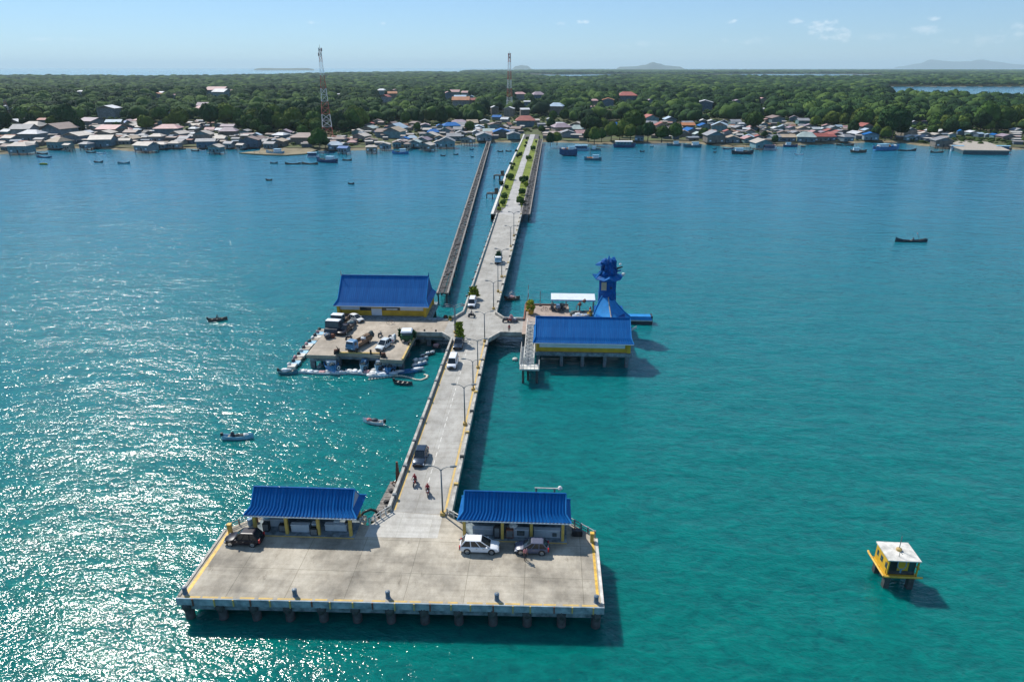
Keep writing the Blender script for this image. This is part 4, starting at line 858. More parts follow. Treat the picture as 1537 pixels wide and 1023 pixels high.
# ================================================================ boats
def hull(L_, W, H, sheer=.5, bow=.25, keelup=.3, n=11, flare=.72, stern=.7):
    rings = []
    for i in range(n):
        q = i / (n - 1); t = 2 * q - 1
        w = W / 2 * (max(0, 1 - max(0, t) ** 2.2)) * (1 - (1 - stern) * max(0, -t) ** 2); w = max(w, .02)
        x = L_ / 2 * t + (bow * max(0, t) ** 3); z = H + sheer * (abs(t) ** 2.4) * (1 if t > 0 else .6); kz = -.25 + keelup * (max(0, t) ** 3 + .3 * max(0, -t) ** 3) * H
        fl = min(kz + .35 * H + .1, z - .08)
        rings.append([(x, -w, z), (x, -w * flare, kz + .12 * H), (x, 0, kz), (x, w * flare, kz + .12 * H), (x, w, z), (x, w * .86, z - .01), (x, w * .7, fl), (x, -w * .7, fl), (x, -w * .86, z - .01)])
    return MB().loft(rings)
BG = {}
def boat(name, label, x, y, rz, L_=5, W=1.4, H=.55, m='white_boat', kind='skiff', sheer=.5, group='small boats on the water', extra=()):
    t = thing(name, label, 'boat', (x, y, 0), rz, group)
    hull(L_, W, H, sheer).build('hull', m, t)
    zf = .12 + .2 * H
    if kind in ('skiff', 'canoe'):
        for k in (-.28, 0, .26): MB().box(L_ * k - .13, L_ * k + .13, -W * .42, W * .42, H - .14, H - .07).build('thwart', 'wood_pale', t)
        if kind == 'skiff': MB().box(-L_ / 2 - .25, -L_ / 2 + .1, -.16, .16, H - .1, H + .55).build('motor', 'black', t)
        else: MB().tube([(-L_ * .3, 0, H), (-L_ * .45, .3, H + .9)], .05).build('steering_pole', 'wood_grey', t)
    if kind == 'trawler':
        MB().box(-L_ * .42, L_ * .36, -W * .36, W * .36, H - .12, H - .02).build('deck', 'deck_tan', t)
        MB().taper(-L_ * .34, L_ * .02, -W * .3, W * .3, H, -L_ * .33, 0, -W * .27, W * .27, H + 1.9).build('cabin', 'white_boat', t)
        MB().box(-L_ * .36, L_ * .04, -W * .34, W * .34, H + 1.9, H + 2.05).build('cabin_roof', extra[0] if extra else 'pale_blue_boat', t)
        MB().box(L_ * .006, L_ * .016, -W * .22, W * .22, H + 1.1, H + 1.65).build('windscreen', 'win_glass', t)
        MB().cyl((L_ * .16, 0, H), (L_ * .16, 0, H + 4.2), .09, .05).build('mast', 'wood_brown', t)
        mb = MB()
        for i in range(5): mb.blob((L_ * (.08 + .06 * i), rnd.uniform(-.2, .2) * W, H + .3), (.6, .5, .4), i, 1, .4)
        mb.build('gear_pile', extra[1] if len(extra) > 1 else 'pink_stuff', t)
    if kind == 'house':
        MB().box(-L_ * .40, L_ * .3, -W * .42, W * .42, H - .05, H + 2.1).build('cabin', 'navy_boat' if m != 'navy_boat' else 'teal_boat', t)
        rr = [[(x_, W * .52 * math.cos(a), H + 2.0 + W * .16 * math.sin(a)) for a in [PI * j / 8 for j in range(9)]] + [(x_, -W * .4, H + 1.95), (x_, W * .4, H + 1.95)] for x_ in (-L_ * .44, L_ * .36)]
        MB().loft(rr).build('roof', extra[0] if extra else 'panel_white', t)
        for i in range(4): MB().box(-L_ * .32 + i * L_ * .15, -L_ * .25 + i * L_ * .15, -W * .43, -W * .421, H + .9, H + 1.6).build('window', 'win_glass', t)
    return t
H0 = lambda: rnd.uniform(-.25, .25)
# mid-water boats
b = boat('long_canoe', 'dark long canoe with raised ends alone on the open water towards the quay', 123.6, 237.2, PI + .05, 10.5, 1.5, .5, 'dark_boat', 'canoe', 1.1)
person('person', 'dark-clothed person seated in the long dark canoe', (124.2, 237.3, -.12), PI, 'ride', 'shirt_dark')
t = thing('fish_trap', 'pale float pole leaning at the stern of the long dark canoe', 'pole', (126.6, 237.1, 0)); MB().cyl((0, 0, .3), (-1.2, .4, 2.6), .05).build('pole', 'wood_grey', t); MB().blob((-1.25, .4, 2.7), .22, 2, 1, .2).build('float', 'pink_stuff', t)
boat('skiff', 'pale blue skiff full of gear in the glittering water west of the pier', -48.6, 94.5, .1, 4.6, 1.15, .55, 'pale_blue_boat', 'skiff', .35)
cargo('heap of gear in the pale blue skiff', -48.4, 94.5, .35, .1, [(.2, 0, .2, (.8, .4, .3), 'netting'), (1.2, 0, .25, (.4, .35, .3), 'white_stuff'), (-.9, 0, .4, (.3, .3, .5), 'dark_boat')])
boat('skiff', 'narrow grey skiff with outboard motor near the pier opposite the lamp', -28.0, 100.6, PI - .25, 3.7, 1.05, .5, 'white_boat', 'skiff', .3)
cargo('dark bundles in the narrow grey skiff', -28.0, 100.6, .3, 0, [(.1, 0, .3, (.5, .35, .3), 'dark_boat'), (-.9, .1, .3, (.4, .3, .3), 'shirt_pink')])
boat('skiff', 'dark little skiff in open water below the hall, person aboard', -76.5, 148.5, .35, 4.0, 1.2, .45, 'brown_boat', 'skiff', .3)
person('person', 'dark person seated in the little skiff below the hall', (-76.4, 148.5, -.2), .35, 'ride', 'shirt_dark')
boat('skiff', 'small dark skiff drifting off the rope of white floats', -26.3, 116.0, -.2, 3.4, 1.1, .45, 'dark_boat', 'skiff', .25)
boat('pleasure_boat', 'white and pink little boat with frame mast beside the far parapet', -8.5, 167.5, .2, 3.6, 1.8, .6, 'brown_boat', 'skiff', .3)
t = thing('canopy_frame', 'white curved frame standing in the little pink and white boat', 'frame', (-8.5, 167.5, 0)); mb = MB()
for y in (-.6, .6): mb.tube([(-1.0, y, .5), (-.6, y, 1.6), (0, y, 2.0), (.6, y, 1.6), (1.0, y, .5)], .06)
mb.build('hoops', 'white_stuff', t); MB().blob((0, 0, .75), (.9, .5, .35), 3, 2, .4).build('cover', 'pink_stuff', t)
# west platform moorings
for i, (x, l) in enumerate(((-41.4, 'blue boat with white tyres moored under the outer platform edge'), (-35.1, 'blue-bowed boat moored under the platform below the small blue truck'), (-32.2, 'blue-bowed boat moored under the platform below the pale jeep'), (-29.8, 'larger blue boat with dark tyre moored at the platform corner'))):
    L_ = (4.2, 3.6, 3.6, 4.4)[i]; W = (2.8, 1.6, 1.6, 2.4)[i]
    b = boat('moored_boat', l, x, 121.7 + (.5 if 0 < i < 3 else 0), -S90 + (.5 if i == 0 else 0), L_, W, 1.3, 'blue_boat' if i % 3 == 0 else 'pale_blue_boat', 'plain', .6, 'boats moored under the service platform')
    MB().box(-L_ * .3, L_ * .1, -W * .3, W * .3, 1.1, 2.0).build('cabin', 'white_boat' if i != 1 else 'truck_blue', b); MB().blob((L_ * .2, 0, 1.5), (.5, .5, .35), i, 1, .4).build('gear', 'netting', b)
    MB().torus((L_ * .38, .35 * W, .9), (1, .5, 0), .32, .12).build('tyre_fender', 'rubber' if i else 'white_stuff', b)
def flatraft(name, label, x0, y0, x1, y1, W, m, hum, group=None, H=.35):
    a, b_ = Vector((x0, y0, 0)), Vector((x1, y1, 0)); c = (a + b_) / 2; L_ = (b_ - a).length
    t = thing(name, label, 'boat', c, math.atan2(y1 - y0, x1 - x0), group); hull(L_, W, H, .25, .2).build('hull', m, t)
    for i in range(hum): 
        MB().blob((-L_ * .38 + L_ * .76 * i / max(1, hum - 1), rnd.uniform(-.1, .1) * W, H), (L_ / hum * .5, W * .38, rnd.uniform(.15, .4)), i + x0, 2, .5, 2).build('cover', ('white_stuff', 'white_boat', 'counter', 'pink_stuff')[i % 4], t, True)
    return t
flatraft('long_barge', 'long low white barge lying in front of the service platform', -47.4, 120.3, -38.2, 120.0, 1.4, 'white_boat', 7, 'barges off the service platform')
flatraft('long_barge', 'low white barge continuing the line in front of the blue moored boats', -38.6, 120.6, -31.0, 120.3, 1.6, 'white_boat', 6, 'barges off the service platform')
flatraft('white_boat', 'white boat with blue side lying across the barge line at its inner end', -33.4, 118.6, -28.2, 119.8, 1.3, 'pale_blue_boat', 3, None, .5)
flatraft('blue_boat', 'slender blue boat pointing from the barges into the notch', -29.0, 120.4, -23.9, 122.2, 1.2, 'blue_boat', 2, None, .5)
flatraft('yellow_raft', 'small tan raft between the barges and the larger blue boat', -33.2, 121.2, -30.4, 121.4, 1.2, 'tarp_tan', 2, None, .5)
fj = thing('floating_jetty', 'floating jetty of pale planks and floats along the outer platform side', 'jetty', (0, 0, 0))
for k in range(12):
    q = k / 11; x = -49.3 + rnd.uniform(-.15, .15); y = 122.0 + q * 19.5
    MB().box(x - .75, x + .75, y - .8, y + .8, .25, .6 + rnd.uniform(0, .15), rot=rnd.uniform(-.06, .06)).build('float_section', ('wall_white', 'pale_blue_boat', 'wood_pale')[k % 3], fj)
    MB().blob((x - .7, y + .3, .8), (.35, .5, .45), k, 1, .5, 2).build('fender', ('white_stuff', 'dark_boat', 'pink_stuff', 'netting')[k % 4], fj, True)
b = boat('skiff', 'white and teal skiff tied at the seaward tip of the floating jetty', -49.4, 119.6, .1, 3.4, 1.5, .6, 'teal_boat', 'skiff', .3); MB().blob((-.2, 0, .8), (1.0, .5, .35), 2, 2, .4).build('cover', 'white_stuff', b)
fl = thing('float_rope', 'curved rope of pale floats trailing from the barges', 'floats', (0, 0, 0))
pts = [(-33, 117.6), (-31, 118.4), (-29, 119.4), (-27.4, 119.6), (-25.6, 118.9), (-24.3, 118.0), (-23.2, 117.8), (-22.3, 118.8), (-22.3, 120.0), (-22.9, 120.3)]
for i in range(36):
    f_ = i / 35 * (len(pts) - 1); j = min(int(f_), len(pts) - 2); q = f_ - j
    MB().blob((pts[j][0] * (1 - q) + pts[j + 1][0] * q, pts[j][1] * (1 - q) + pts[j + 1][1] * q, .08), (.26, .17, .14), i, 1, .2).build('float', 'rope_float', fl, True)
for i, (x, y, l) in enumerate(((-24.9, 127.2, 'little canoe heaped with pale goods in the shade of the notch'), (-23.9, 130.0, 'second little heaped canoe deeper in the notch'), (-24.6, 124.8, 'blue and white canoe just inside the notch mouth'))):
    b = flatraft('heaped_canoe', l, x - 1.2, y - 1.0, x + 1.2, y + 1.0, .9, ('white_boat', 'dark_boat', 'blue_boat')[i], 3, 'canoes in the platform notch', .4)
b = flatraft('heaped_canoe', 'pink-heaped little boat alone beside the pier wall in the notch', -23.6, 134.0, -22.0, 134.0, .9, 'dark_boat', 0, None, .4); MB().blob((0, 0, .6), (.6, .45, .5), 7, 2, .5).build('cover', 'pink_stuff', b)
# timber scow beside the pier mouth
sc = thing('timber_scow', 'grey plank scow moored along the pier mouth', 'barge', (-20.5, 77.4, 0), R(-4)); mb = MB()
hullm = MB().box(-1.0, 1.0, -4.6, 4.6, -.3, .9).build('hull', 'wood_dark', sc)
for k in range(24):
    y0 = -4.6 + k * .384; mb.box(-1.02 + rnd.uniform(-.05, .05), 1.02 + rnd.uniform(-.05, .05), y0, y0 + .35, .9, 1.0 + rnd.uniform(0, .05))
mb.build('plank_deck', 'wood_grey', sc)
for i in range(5): MB().blob((rnd.uniform(-.6, .6), -3 + i * 1.3, 1.15), (.35, .4, .18), i, 1, .5).build('debris', ('wood_dark', 'black')[i % 2], sc)
cr = thing('derrick', 'rusty derrick standing on the far end of the timber scow', 'crane', (-20.0, 81.4, 1.0)); MB().taper(-.3, .3, -.3, .3, 0, -.12, .12, -.12, .12, 3.6).build('mast', 'rust', cr); MB().tube([(-.9, 0, .1), (-.5, -.4, .7), (0, -.6, .5), (.5, -.2, .9)], .1).build('boom', 'rust', cr); MB().cyl((0, 0, 1.4), (.7, -.5, 2.4), .06).build('stay', 'rust', cr)
hl = thing('hose_loop', 'black rubber hose looping between shelter corner and timber scow', 'hose', (0, 0, 0)); MB().tube([(-22.4, 70.3, 2.0), (-22.6, 70.8, 2.8), (-22.2, 71.3, 3.4), (-21.4, 71.9, 3.5), (-20.9, 72.4, 2.9), (-20.7, 73.2, 1.2)], .16, 8).build('hose', 'rubber', hl)
cargo('pale heap of broken rafts floating behind the west shelter', -27.2, 76.3, .0, 0, [(0, 0, .5, (1.3, .7, .6), 'white_stuff'), (1.3, .2, .5, (.9, .6, .5), 'wall_white'), (-1.2, .1, .3, (.8, .5, .4), 'pink_stuff')], 'raft', 'raft_heap')
# shore boats: photo x, y, length px, kind, hull, label description, heading
SB = '''66 236.5 26 canoe navy_boat navy low|64 231.5 15 canoe dark_boat dark slim|148 244 15 canoe dark_boat dark low|186 245.5 17 canoe teal_boat teal low|137 229.5 14 skiff dark_boat dark flat|152 231 15 skiff white_boat white open|
274 224.5 10 skiff brown_boat brown open|293 227 12 skiff dark_boat dark open|304 227 12 skiff white_boat white open|386 230.5 8 skiff dark_boat dark little|404 271 9 skiff brown_boat brown little|527 276.5 9 canoe dark_boat dark little|
413 231.5 29 trawler pale_blue_boat pale-blue fishing|470 236 17 house white_boat white covered|491 243.5 33 trawler navy_boat navy fishing|465 246.5 26 canoe brown_boat brown long|521 241 14 canoe brown_boat brown slim|440 246.5 22 canoe brown_boat brown flat|411 245.5 10 canoe dark_boat dark flat|601 231 24 trawler blue_boat blue rigged|
665 234.5 7 skiff dark_boat dark tiny|684 232.5 7 canoe dark_boat dark tiny|708 225 5 skiff navy_boat navy tiny|709 236 4 canoe teal_boat teal tiny|751 228 8 skiff brown_boat brown round|763 227.5 9 canoe brown_boat brown tiny|
853 233.5 26 trawler navy_boat big-navy cargo|873 226 24 house pale_blue_boat pale-blue covered|890 240.5 25 trawler teal_boat teal cluttered|894 226 15 trawler teal_boat teal small|937 221 32 house navy_boat navy white-roofed|964 228 7 canoe dark_boat dark tiny|978 221 5 canoe teal_boat teal tiny|
1011 219 21 trawler teal_boat teal fishing|1039 221 27 trawler teal_boat teal broad|1072 224 6 skiff teal_boat teal tiny|1073 229 4 skiff brown_boat brown tiny|1093 224 16 skiff navy_boat navy open|1114 231 31 trawler dark_boat dark long|1155 225 21 house white_boat white pink-topped|1186 220.5 20 trawler navy_boat navy fishing|1206 221 6 canoe dark_boat dark tiny|1199 233 11 skiff white_boat white open|
1268 218.5 24 canoe brown_boat brown jetty-like|1288 229 22 trawler brown_boat brown fishing|1330 225.5 42 trawler blue_boat large-blue cluttered|1362 226.5 28 canoe dark_boat dark long|1406 229 20 canoe brown_boat brown flat|1437 226 20 house white_boat grey covered|1505 226.5 22 house dark_boat dark covered'''
LBL = []   # (object, px, py, description, noun) -> labelled at the end
for row in SB.replace('\n', '').split('|'):
    f_ = row.split(); px, py, lp = float(f_[0]), float(f_[1]), float(f_[2]); kd, m_ = f_[3], f_[4]; ds = ' '.join(f_[5:])
    x, y, _ = at(px, py, 0); d = pix(x, y, 0)[2]; L_ = lp * d / F
    W = min(L_ * (.32 if kd in ('trawler', 'house') else .2), 5.5); W = max(W, .9)
    big = kd in ('trawler', 'house'); H = 1.2 * L_ / 10 if big else .5
    if 'cargo' in ds: H *= 2.8
    bt = boat('fishing_boat' if kd == 'trawler' else ('covered_boat' if kd == 'house' else 'rowing_boat'), 'x', x, y, (PI if rnd.random() < .4 else 0) + rnd.uniform(-.3, .3), L_, W, max(.45, H), m_, kd, .5 + .06 * L_, 'boats lying off the village shore', ('white_stuff' if 'white-roofed' in ds else ('pink_stuff' if 'pink' in ds else 'pale_blue_boat'), 'orange_stuff' if 'cargo' in ds or 'cluttered' in ds else 'netting'))
    if 'large-blue' in ds or 'cargo' in ds:
        for i in range(9): MB().blob((-L_ * .38 + i * L_ * .09, rnd.uniform(-.3, .3) * W, H + .6), (L_ * .07, W * .22, .7), i, 1, .5).build('cargo_bundle', ('white_stuff', 'orange_stuff', 'tarp_blue', 'counter')[i % 4], bt)
    LBL.append((bt, px, py, ds, 'boat'))
t = thing('floating_bush', 'small yellow-green clump of floating plants below the navy boats', 'plants', at(66, 247, 0)); mb = MB()
for i in range(14): mb.blob((rnd.uniform(-2, 2), rnd.uniform(-.8, .8), .4), (.8, .6, .5), i, 1, .5)
mb.build('foliage', 'leaf_bright', t)

# ================================================================ causeway, old piers
cw = thing('causeway', 'concrete-walled causeway carrying the road to the village', 'causeway', (0, 0, 0))
L0 = [(-21.4, 262), (-22.2, 368), (-21.8, 440), (-20.8, 560), (-20.8, 600)]; R0 = [(-6.4, 262), (-6.0, 356), (-5.4, 440), (-4.8, 550), (-4.8, 600)]
MB().prism([(-18.7, 262.05), (-9.4, 262.05)] + [(x - 3.0, y) for x, y in R0[1:]] + [(x + 1.4, y) for x, y in L0[::-1][:-1]], .0, 2.9).build('fill', 'rubble', cw)
wall_run('sea_wall', L0, 1.0, .15, 'wall_white', cw, side=1)
mb = MB()
for i in range(len(L0) - 1):
    (x0, y0), (x1, y1) = L0[i], L0[i + 1]; mb.quadbox([(x0 - .1, y0, -1), (x0 + 1.4, y0, -1), (x1 + 1.4, y1, -1), (x1 - .1, y1, -1), (x0, y0, 2.75), (x0 + 1.4, y0, 2.75), (x1 + 1.4, y1, 2.75), (x1, y1, 2.75)])
mb.build('wall_core', 'beam_concrete', cw)
MB().box(-21.4, -18.9, 262, 275, 2.4, 2.95).build('walkway_end', 'wood_dark', cw); MB().box(-21.4, -18.9, 262, 263, .8, 2.4).build('end_wall', 'pile_dark', cw)
def strip(ptsL, ptsR, z, nm, m, par=None, n=1):
    mb = MB(); o = len(mb.v); ys = sorted({y for _, y in ptsL + ptsR})
    li = lambda P, y: np.interp(y, [p[1] for p in P], [p[0] for p in P])
    yy = np.arange(ys[0], ys[-1], n).tolist() + [ys[-1]]
    for y in yy: mb.v += [(float(li(ptsL, y)) + rnd.uniform(-.15, .15) * (n < 5), y, z), (float(li(ptsR, y)) + rnd.uniform(-.15, .15) * (n < 5), y, z)]
    for i in range(len(yy) - 1): mb.f.append((2 * i, 2 * i + 1, 2 * i + 3, 2 * i + 2))
    return mb.build(nm, m, par)
RL = [(-18.6, 262), (-16.6, 276), (-16.5, 356), (-16.0, 440), (-15.3, 560), (-15, 600)]; RR = [(-9.9, 262), (-10.6, 279), (-12.6, 300), (-13.2, 356), (-12.5, 440), (-11.4, 560), (-11.0, 600)]
struct(strip(RL, RR, 2.98, 'road', 'far_road', None, 2))
g1 = strip([(-18.4, 276), (-20.3, 290), (-20.8, 368), (-20.4, 440), (-19.4, 560)], [(-16.7, 276), (-16.6, 356), (-16.1, 440), (-15.4, 560)], 2.95, 'grass', 'grass', None, 2); struct(g1, 'bright green grass strip along the seaward wall of the causeway', 'stuff')
g2 = strip([(-12.6, 281), (-12.8, 300), (-13.1, 356), (-12.4, 440), (-11.3, 560)], [(-9.4, 278), (-9.0, 356), (-7.9, 440), (-7.3, 560)], 2.95, 'grass', 'grass', None, 2); struct(g2, 'bright green grass strip between causeway road and old timber walkway', 'stuff')
def old_pier(label, A, B, W, z, seg, name='timber_pier'):
    t = thing(name, label, 'pier', (0, 0, 0)); A, B = Vector((*A, 0)), Vector((*B, 0)); n = int((B - A).length / seg); d = (B - A).normalized(); s_ = Vector((-d.y, d.x, 0)) * -1
    mb = MB(); ed = MB()
    for i in range(n):
        for q in range(3):
            a = A.lerp(B, i / n) + s_ * W * (q / 3 - .5); b_ = A.lerp(B, (i + .93) / n) + s_ * W * (q / 3 - .5); w = s_ * W * .31; h = rnd.choice((0, 0, .03, .08, -.06, .2)); w = w * rnd.uniform(.8, 1)
            mb.quadbox([(p.x, p.y, zz) for zz in (z - .2, z + h) for p in (a, a + w, b_ + w, b_)])
        if rnd.random() < .25: c = A.lerp(B, i / n) + s_ * W * rnd.uniform(-.4, .4); mb.blob((c.x, c.y, z + .15), (.4, .5, .3), i, 1, .5)
    for sg in (-.5, .5):
        a = A + s_ * W * sg; b_ = B + s_ * W * sg; w = s_ * .22
        ed.quadbox([(p.x, p.y, zz) for zz in (z - .35, z + .22) for p in (a - w, a + w, b_ + w, b_ - w)])
    mb.build('plank_deck', 'wood_dark', t); ed.build('edge_beam', 'wood_grey', t)
    m = max(2, min(48, int((B - A).length / 8)))
    for i in range(m + 1):
        c = A.lerp(B, i / m)
        for sg in (-.4, .4): p = c + s_ * W * sg; MB().cyl((p.x, p.y, -2), (p.x, p.y, z - .2), .22, n=6).build('pile', 'pile_dark', t)
    return t
old_pier('weathered dark timber pier standing alone west of the pier road', (-25.5, 162.5), (-45.0, 541), 2.6, 2.9, 2.4)
old_pier('dark timber walkway running along the causeway on its outer side', (-8.2, 262.5), (-6.1, 560), 3.2, 2.9, 2.4, 'timber_walkway')
for (a, b_, l) in (((-28.2, 370.5), (-22.3, 369.5), 'rough timber side jetty with a hut, the one nearer the village'), ((-27.3, 313.7), (-22.2, 314), 'rough timber side jetty with a hut, nearer the open pier')):
    t = old_pier(l, a, b_, 2.2, 2.2, 1.0, 'side_jetty'); MB().box(a[0] + 3.6, a[0] + 5.2, a[1] - .9, a[1] + .9, 2.2, 3.8).build('hut_wall', 'wood_brown', t); MB().taper(a[0] + 3.3, a[0] + 5.5, a[1] - 1.2, a[1] + 1.2, 3.8, a[0] + 3.9, a[0] + 4.9, a[1] - .8, a[1] + .8, 4.5).build('hut_roof', 'wood_dark', t)
# shrubs along the causeway: proto and copies
def shrub(name, m, n, r, h):
    t = thing(name, 'x', 'shrub', (0, 0, 2.95), 0, 'shrubs along the causeway'); mb = MB(); MB().cyl((0, 0, 0), (0, 0, h * .6), .12, .06, 6).build('stem', 'bark', t)
    for i in range(n): a = rnd.uniform(0, 2 * PI); q = rnd.random(); mb.blob((math.cos(a) * r * .55, math.sin(a) * r * .55, h * .3 + q * h * .6), r * rnd.uniform(.25, .45), i, 1, .7, 2.2)
    mb.build('foliage', m, t); return t
sh = [shrub('shrub', 'leaf_green', 22, 1.3, 2.2), shrub('shrub', 'leaf_dark', 16, .9, 1.5), shrub('shrub', 'leaf_bright', 18, 1.0, 1.6)]
SHR = [(-18.6, 268, 2), (-17.9, 281, 0), (-18.2, 294, 0), (-18.6, 300, 1), (-18.7, 320, 1), (-18.3, 349, 0), (-19.6, 352, 1), (-19.5, 384, 1), (-19.2, 402, 1), (-18.6, 440, 1), (-17.4, 448, 1), (-16.2, 552, 0), (-11.0, 283, 0), (-11.6, 290, 2), (-9.9, 283, 1), (-11.0, 305, 0), (-11.5, 338, 0), (-12.2, 341, 0), (-10.2, 328, 2), (-10.6, 345, 1), (-11.8, 427, 0), (-10.5, 432, 1), (-10.2, 478, 0), (-9.0, 532, 1), (-21.8, 330, 1), (-21.2, 405, 1), (-21.0, 470, 1), (-16.0, 500, 1), (-15.9, 520, 1)]
used = set()
for x, y, k_ in SHR:
    nm = None
    if k_ not in used: used.add(k_); t = sh[k_]; t.location = (x, y, 2.95)
    else: t = copy_tree(sh[k_], (x, y, 2.95), rnd.uniform(0, 6), None, (rnd.uniform(.9, 1.6),) * 3)
    p = pix(x, y, 3); LBL.append((t, p[0], p[1], ('round green', 'small dark', 'yellow-green')[k_] + (' on the seaward grass' if x < -14.5 else ' beside the timber walkway'), 'shrub'))
# ================================================================ land
SHORE = [(-640, 470), (-500, 462), (-374, 468), (-360, 489), (-353, 507), (-328, 508), (-287, 490), (-275, 511), (-237, 506), (-216, 514), (-208, 517), (-187, 504), (-167, 500), (-143, 503), (-126, 511), (-99, 520), (-64, 550), (-45, 566), (-23, 566), (-6, 569), (4, 569), (40, 557), (72, 567), (108, 569), (122, 559), (136, 538), (164, 547), (211, 566), (254, 582), (278, 580), (283, 556), (296, 546), (325, 534), (343, 533), (480, 530), (640, 520)]
def ray(px, d): return ((px - 824) / 1116 * d, d)
FARA = [ray(1780, 1150), ray(1537, 1180), ray(1480, 1200), ray(1400, 1260), ray(1345, 1300), ray(1318, 1450), ray(1322, 2100), ray(1318, 2300), ray(1540, 2330), ray(1800, 2330), ray(1800, 4200), ray(1310, 3950), ray(1240, 3800), ray(1150, 3850), ray(1050, 4400), ray(950, 4800), ray(892, 3550), ray(822, 3600), ray(760, 6000), ray(620, 6900), ray(500, 5600), ray(390, 4400), ray(300, 3900), ray(180, 3650), ray(60, 3900), ray(-120, 3900)]
FARB = [ray(760, 6900), ray(830, 5900), ray(960, 6300), ray(1050, 6000), ray(1150, 6500), ray(1240, 6500), ray(1305, 6000), ray(1335, 4350), ray(1900, 4300), ray(1900, 12500), ray(1400, 13500), ray(1000, 12500), ray(900, 14000), ray(700, 10500), ray(690, 8200)]
def land(poly, z, name, m, skirt, sm, lab):
    tri = tessellate_polygon([[Vector((x, y, 0)) for x, y in poly]]); mb = MB(); mb.v = [(x, y, z) for x, y in poly]; mb.f = [tuple(t) for t in tri]
    struct(mb.build(name, m), lab)
LANDA = SHORE + FARA
land(LANDA, 1.5, 'ground', 'soil', 0, '', 'low village ground behind the shore'); land(FARB, 2.0, 'far_ground', 'far_soil', 0, '', 'distant wooded lowland')
def sloped(poly, z0, w, nm, m, closed):
    mb = MB(); n = len(poly); P = [Vector(p) for p in poly]; o = []
    for i in range(n):
        a = P[i - 1] if (closed or i) else P[i]; b = P[(i + 1) % n] if (closed or i < n - 1) else P[i]
        d = (b - a).normalized(); k = Vector((d.y, -d.x)); o.append(k)
    for i, p in enumerate(P):
        q = p + o[i] * w; r = p - o[i] * w * .6; mb.v += [(r.x, r.y, z0 + .03), (p.x, p.y, z0 * .75), (q.x, q.y, -.7)]
    for i in range(n if closed else n - 1):
        j = (i + 1) % n
        for k in (0, 1): mb.f.append((3 * i + k, 3 * j + k, 3 * j + k + 1, 3 * i + k + 1))
    return mb.build(nm, m)
# finer shore with small wobble
fine = []
for (a, b) in zip(SHORE[:-1], SHORE[1:]):
    n = max(1, int(math.dist(a, b) / 6))
    for k in range(n):
        q = k / n; fine.append((a[0] + (b[0] - a[0]) * q + rnd.uniform(-1, 1), a[1] + (b[1] - a[1]) * q + rnd.uniform(-1.6, 1.6)))
struct(sloped(fine, 1.5, 6, 'beach', 'sand', False), 'narrow sandy beach along the village shore')
struct(sloped(FARA[::1], 1.5, 10, 'far_shore', 'sand', False)); struct(sloped(FARB, 2.0, 10, 'far_shore', 'sand', True))
# sandy spit below the mast and concrete quay
sp = MB().prism([(-211, 477), (-190, 468), (-174, 466), (-164, 474), (-163, 503), (-208, 508), (-202, 490)], -1, .7).build('sand_spit', 'sand'); struct(sp, 'tan sandy spit below the tall mast')
ql = [at(1424, 217, 3)[:2], at(1446, 225, 3)[:2], at(1517, 226, 3)[:2], at(1500, 219, 3)[:2], at(1482, 213, 3)[:2], at(1440, 211, 3)[:2]]
q = thing('concrete_quay', 'long pale-topped concrete quay with dark sea wall near the village end', 'quay', (0, 0, 0)); MB().prism(ql, 2.4, 3).build('deck', 'wood_pale', q)
cx_, cy_ = sum(p[0] for p in ql) / 6, sum(p[1] for p in ql) / 6
MB().prism([(cx_ + (x - cx_) * .97, cy_ + (y - cy_) * .97) for x, y in ql], -1, 2.4).build('sea_wall', 'truck_teal', q)

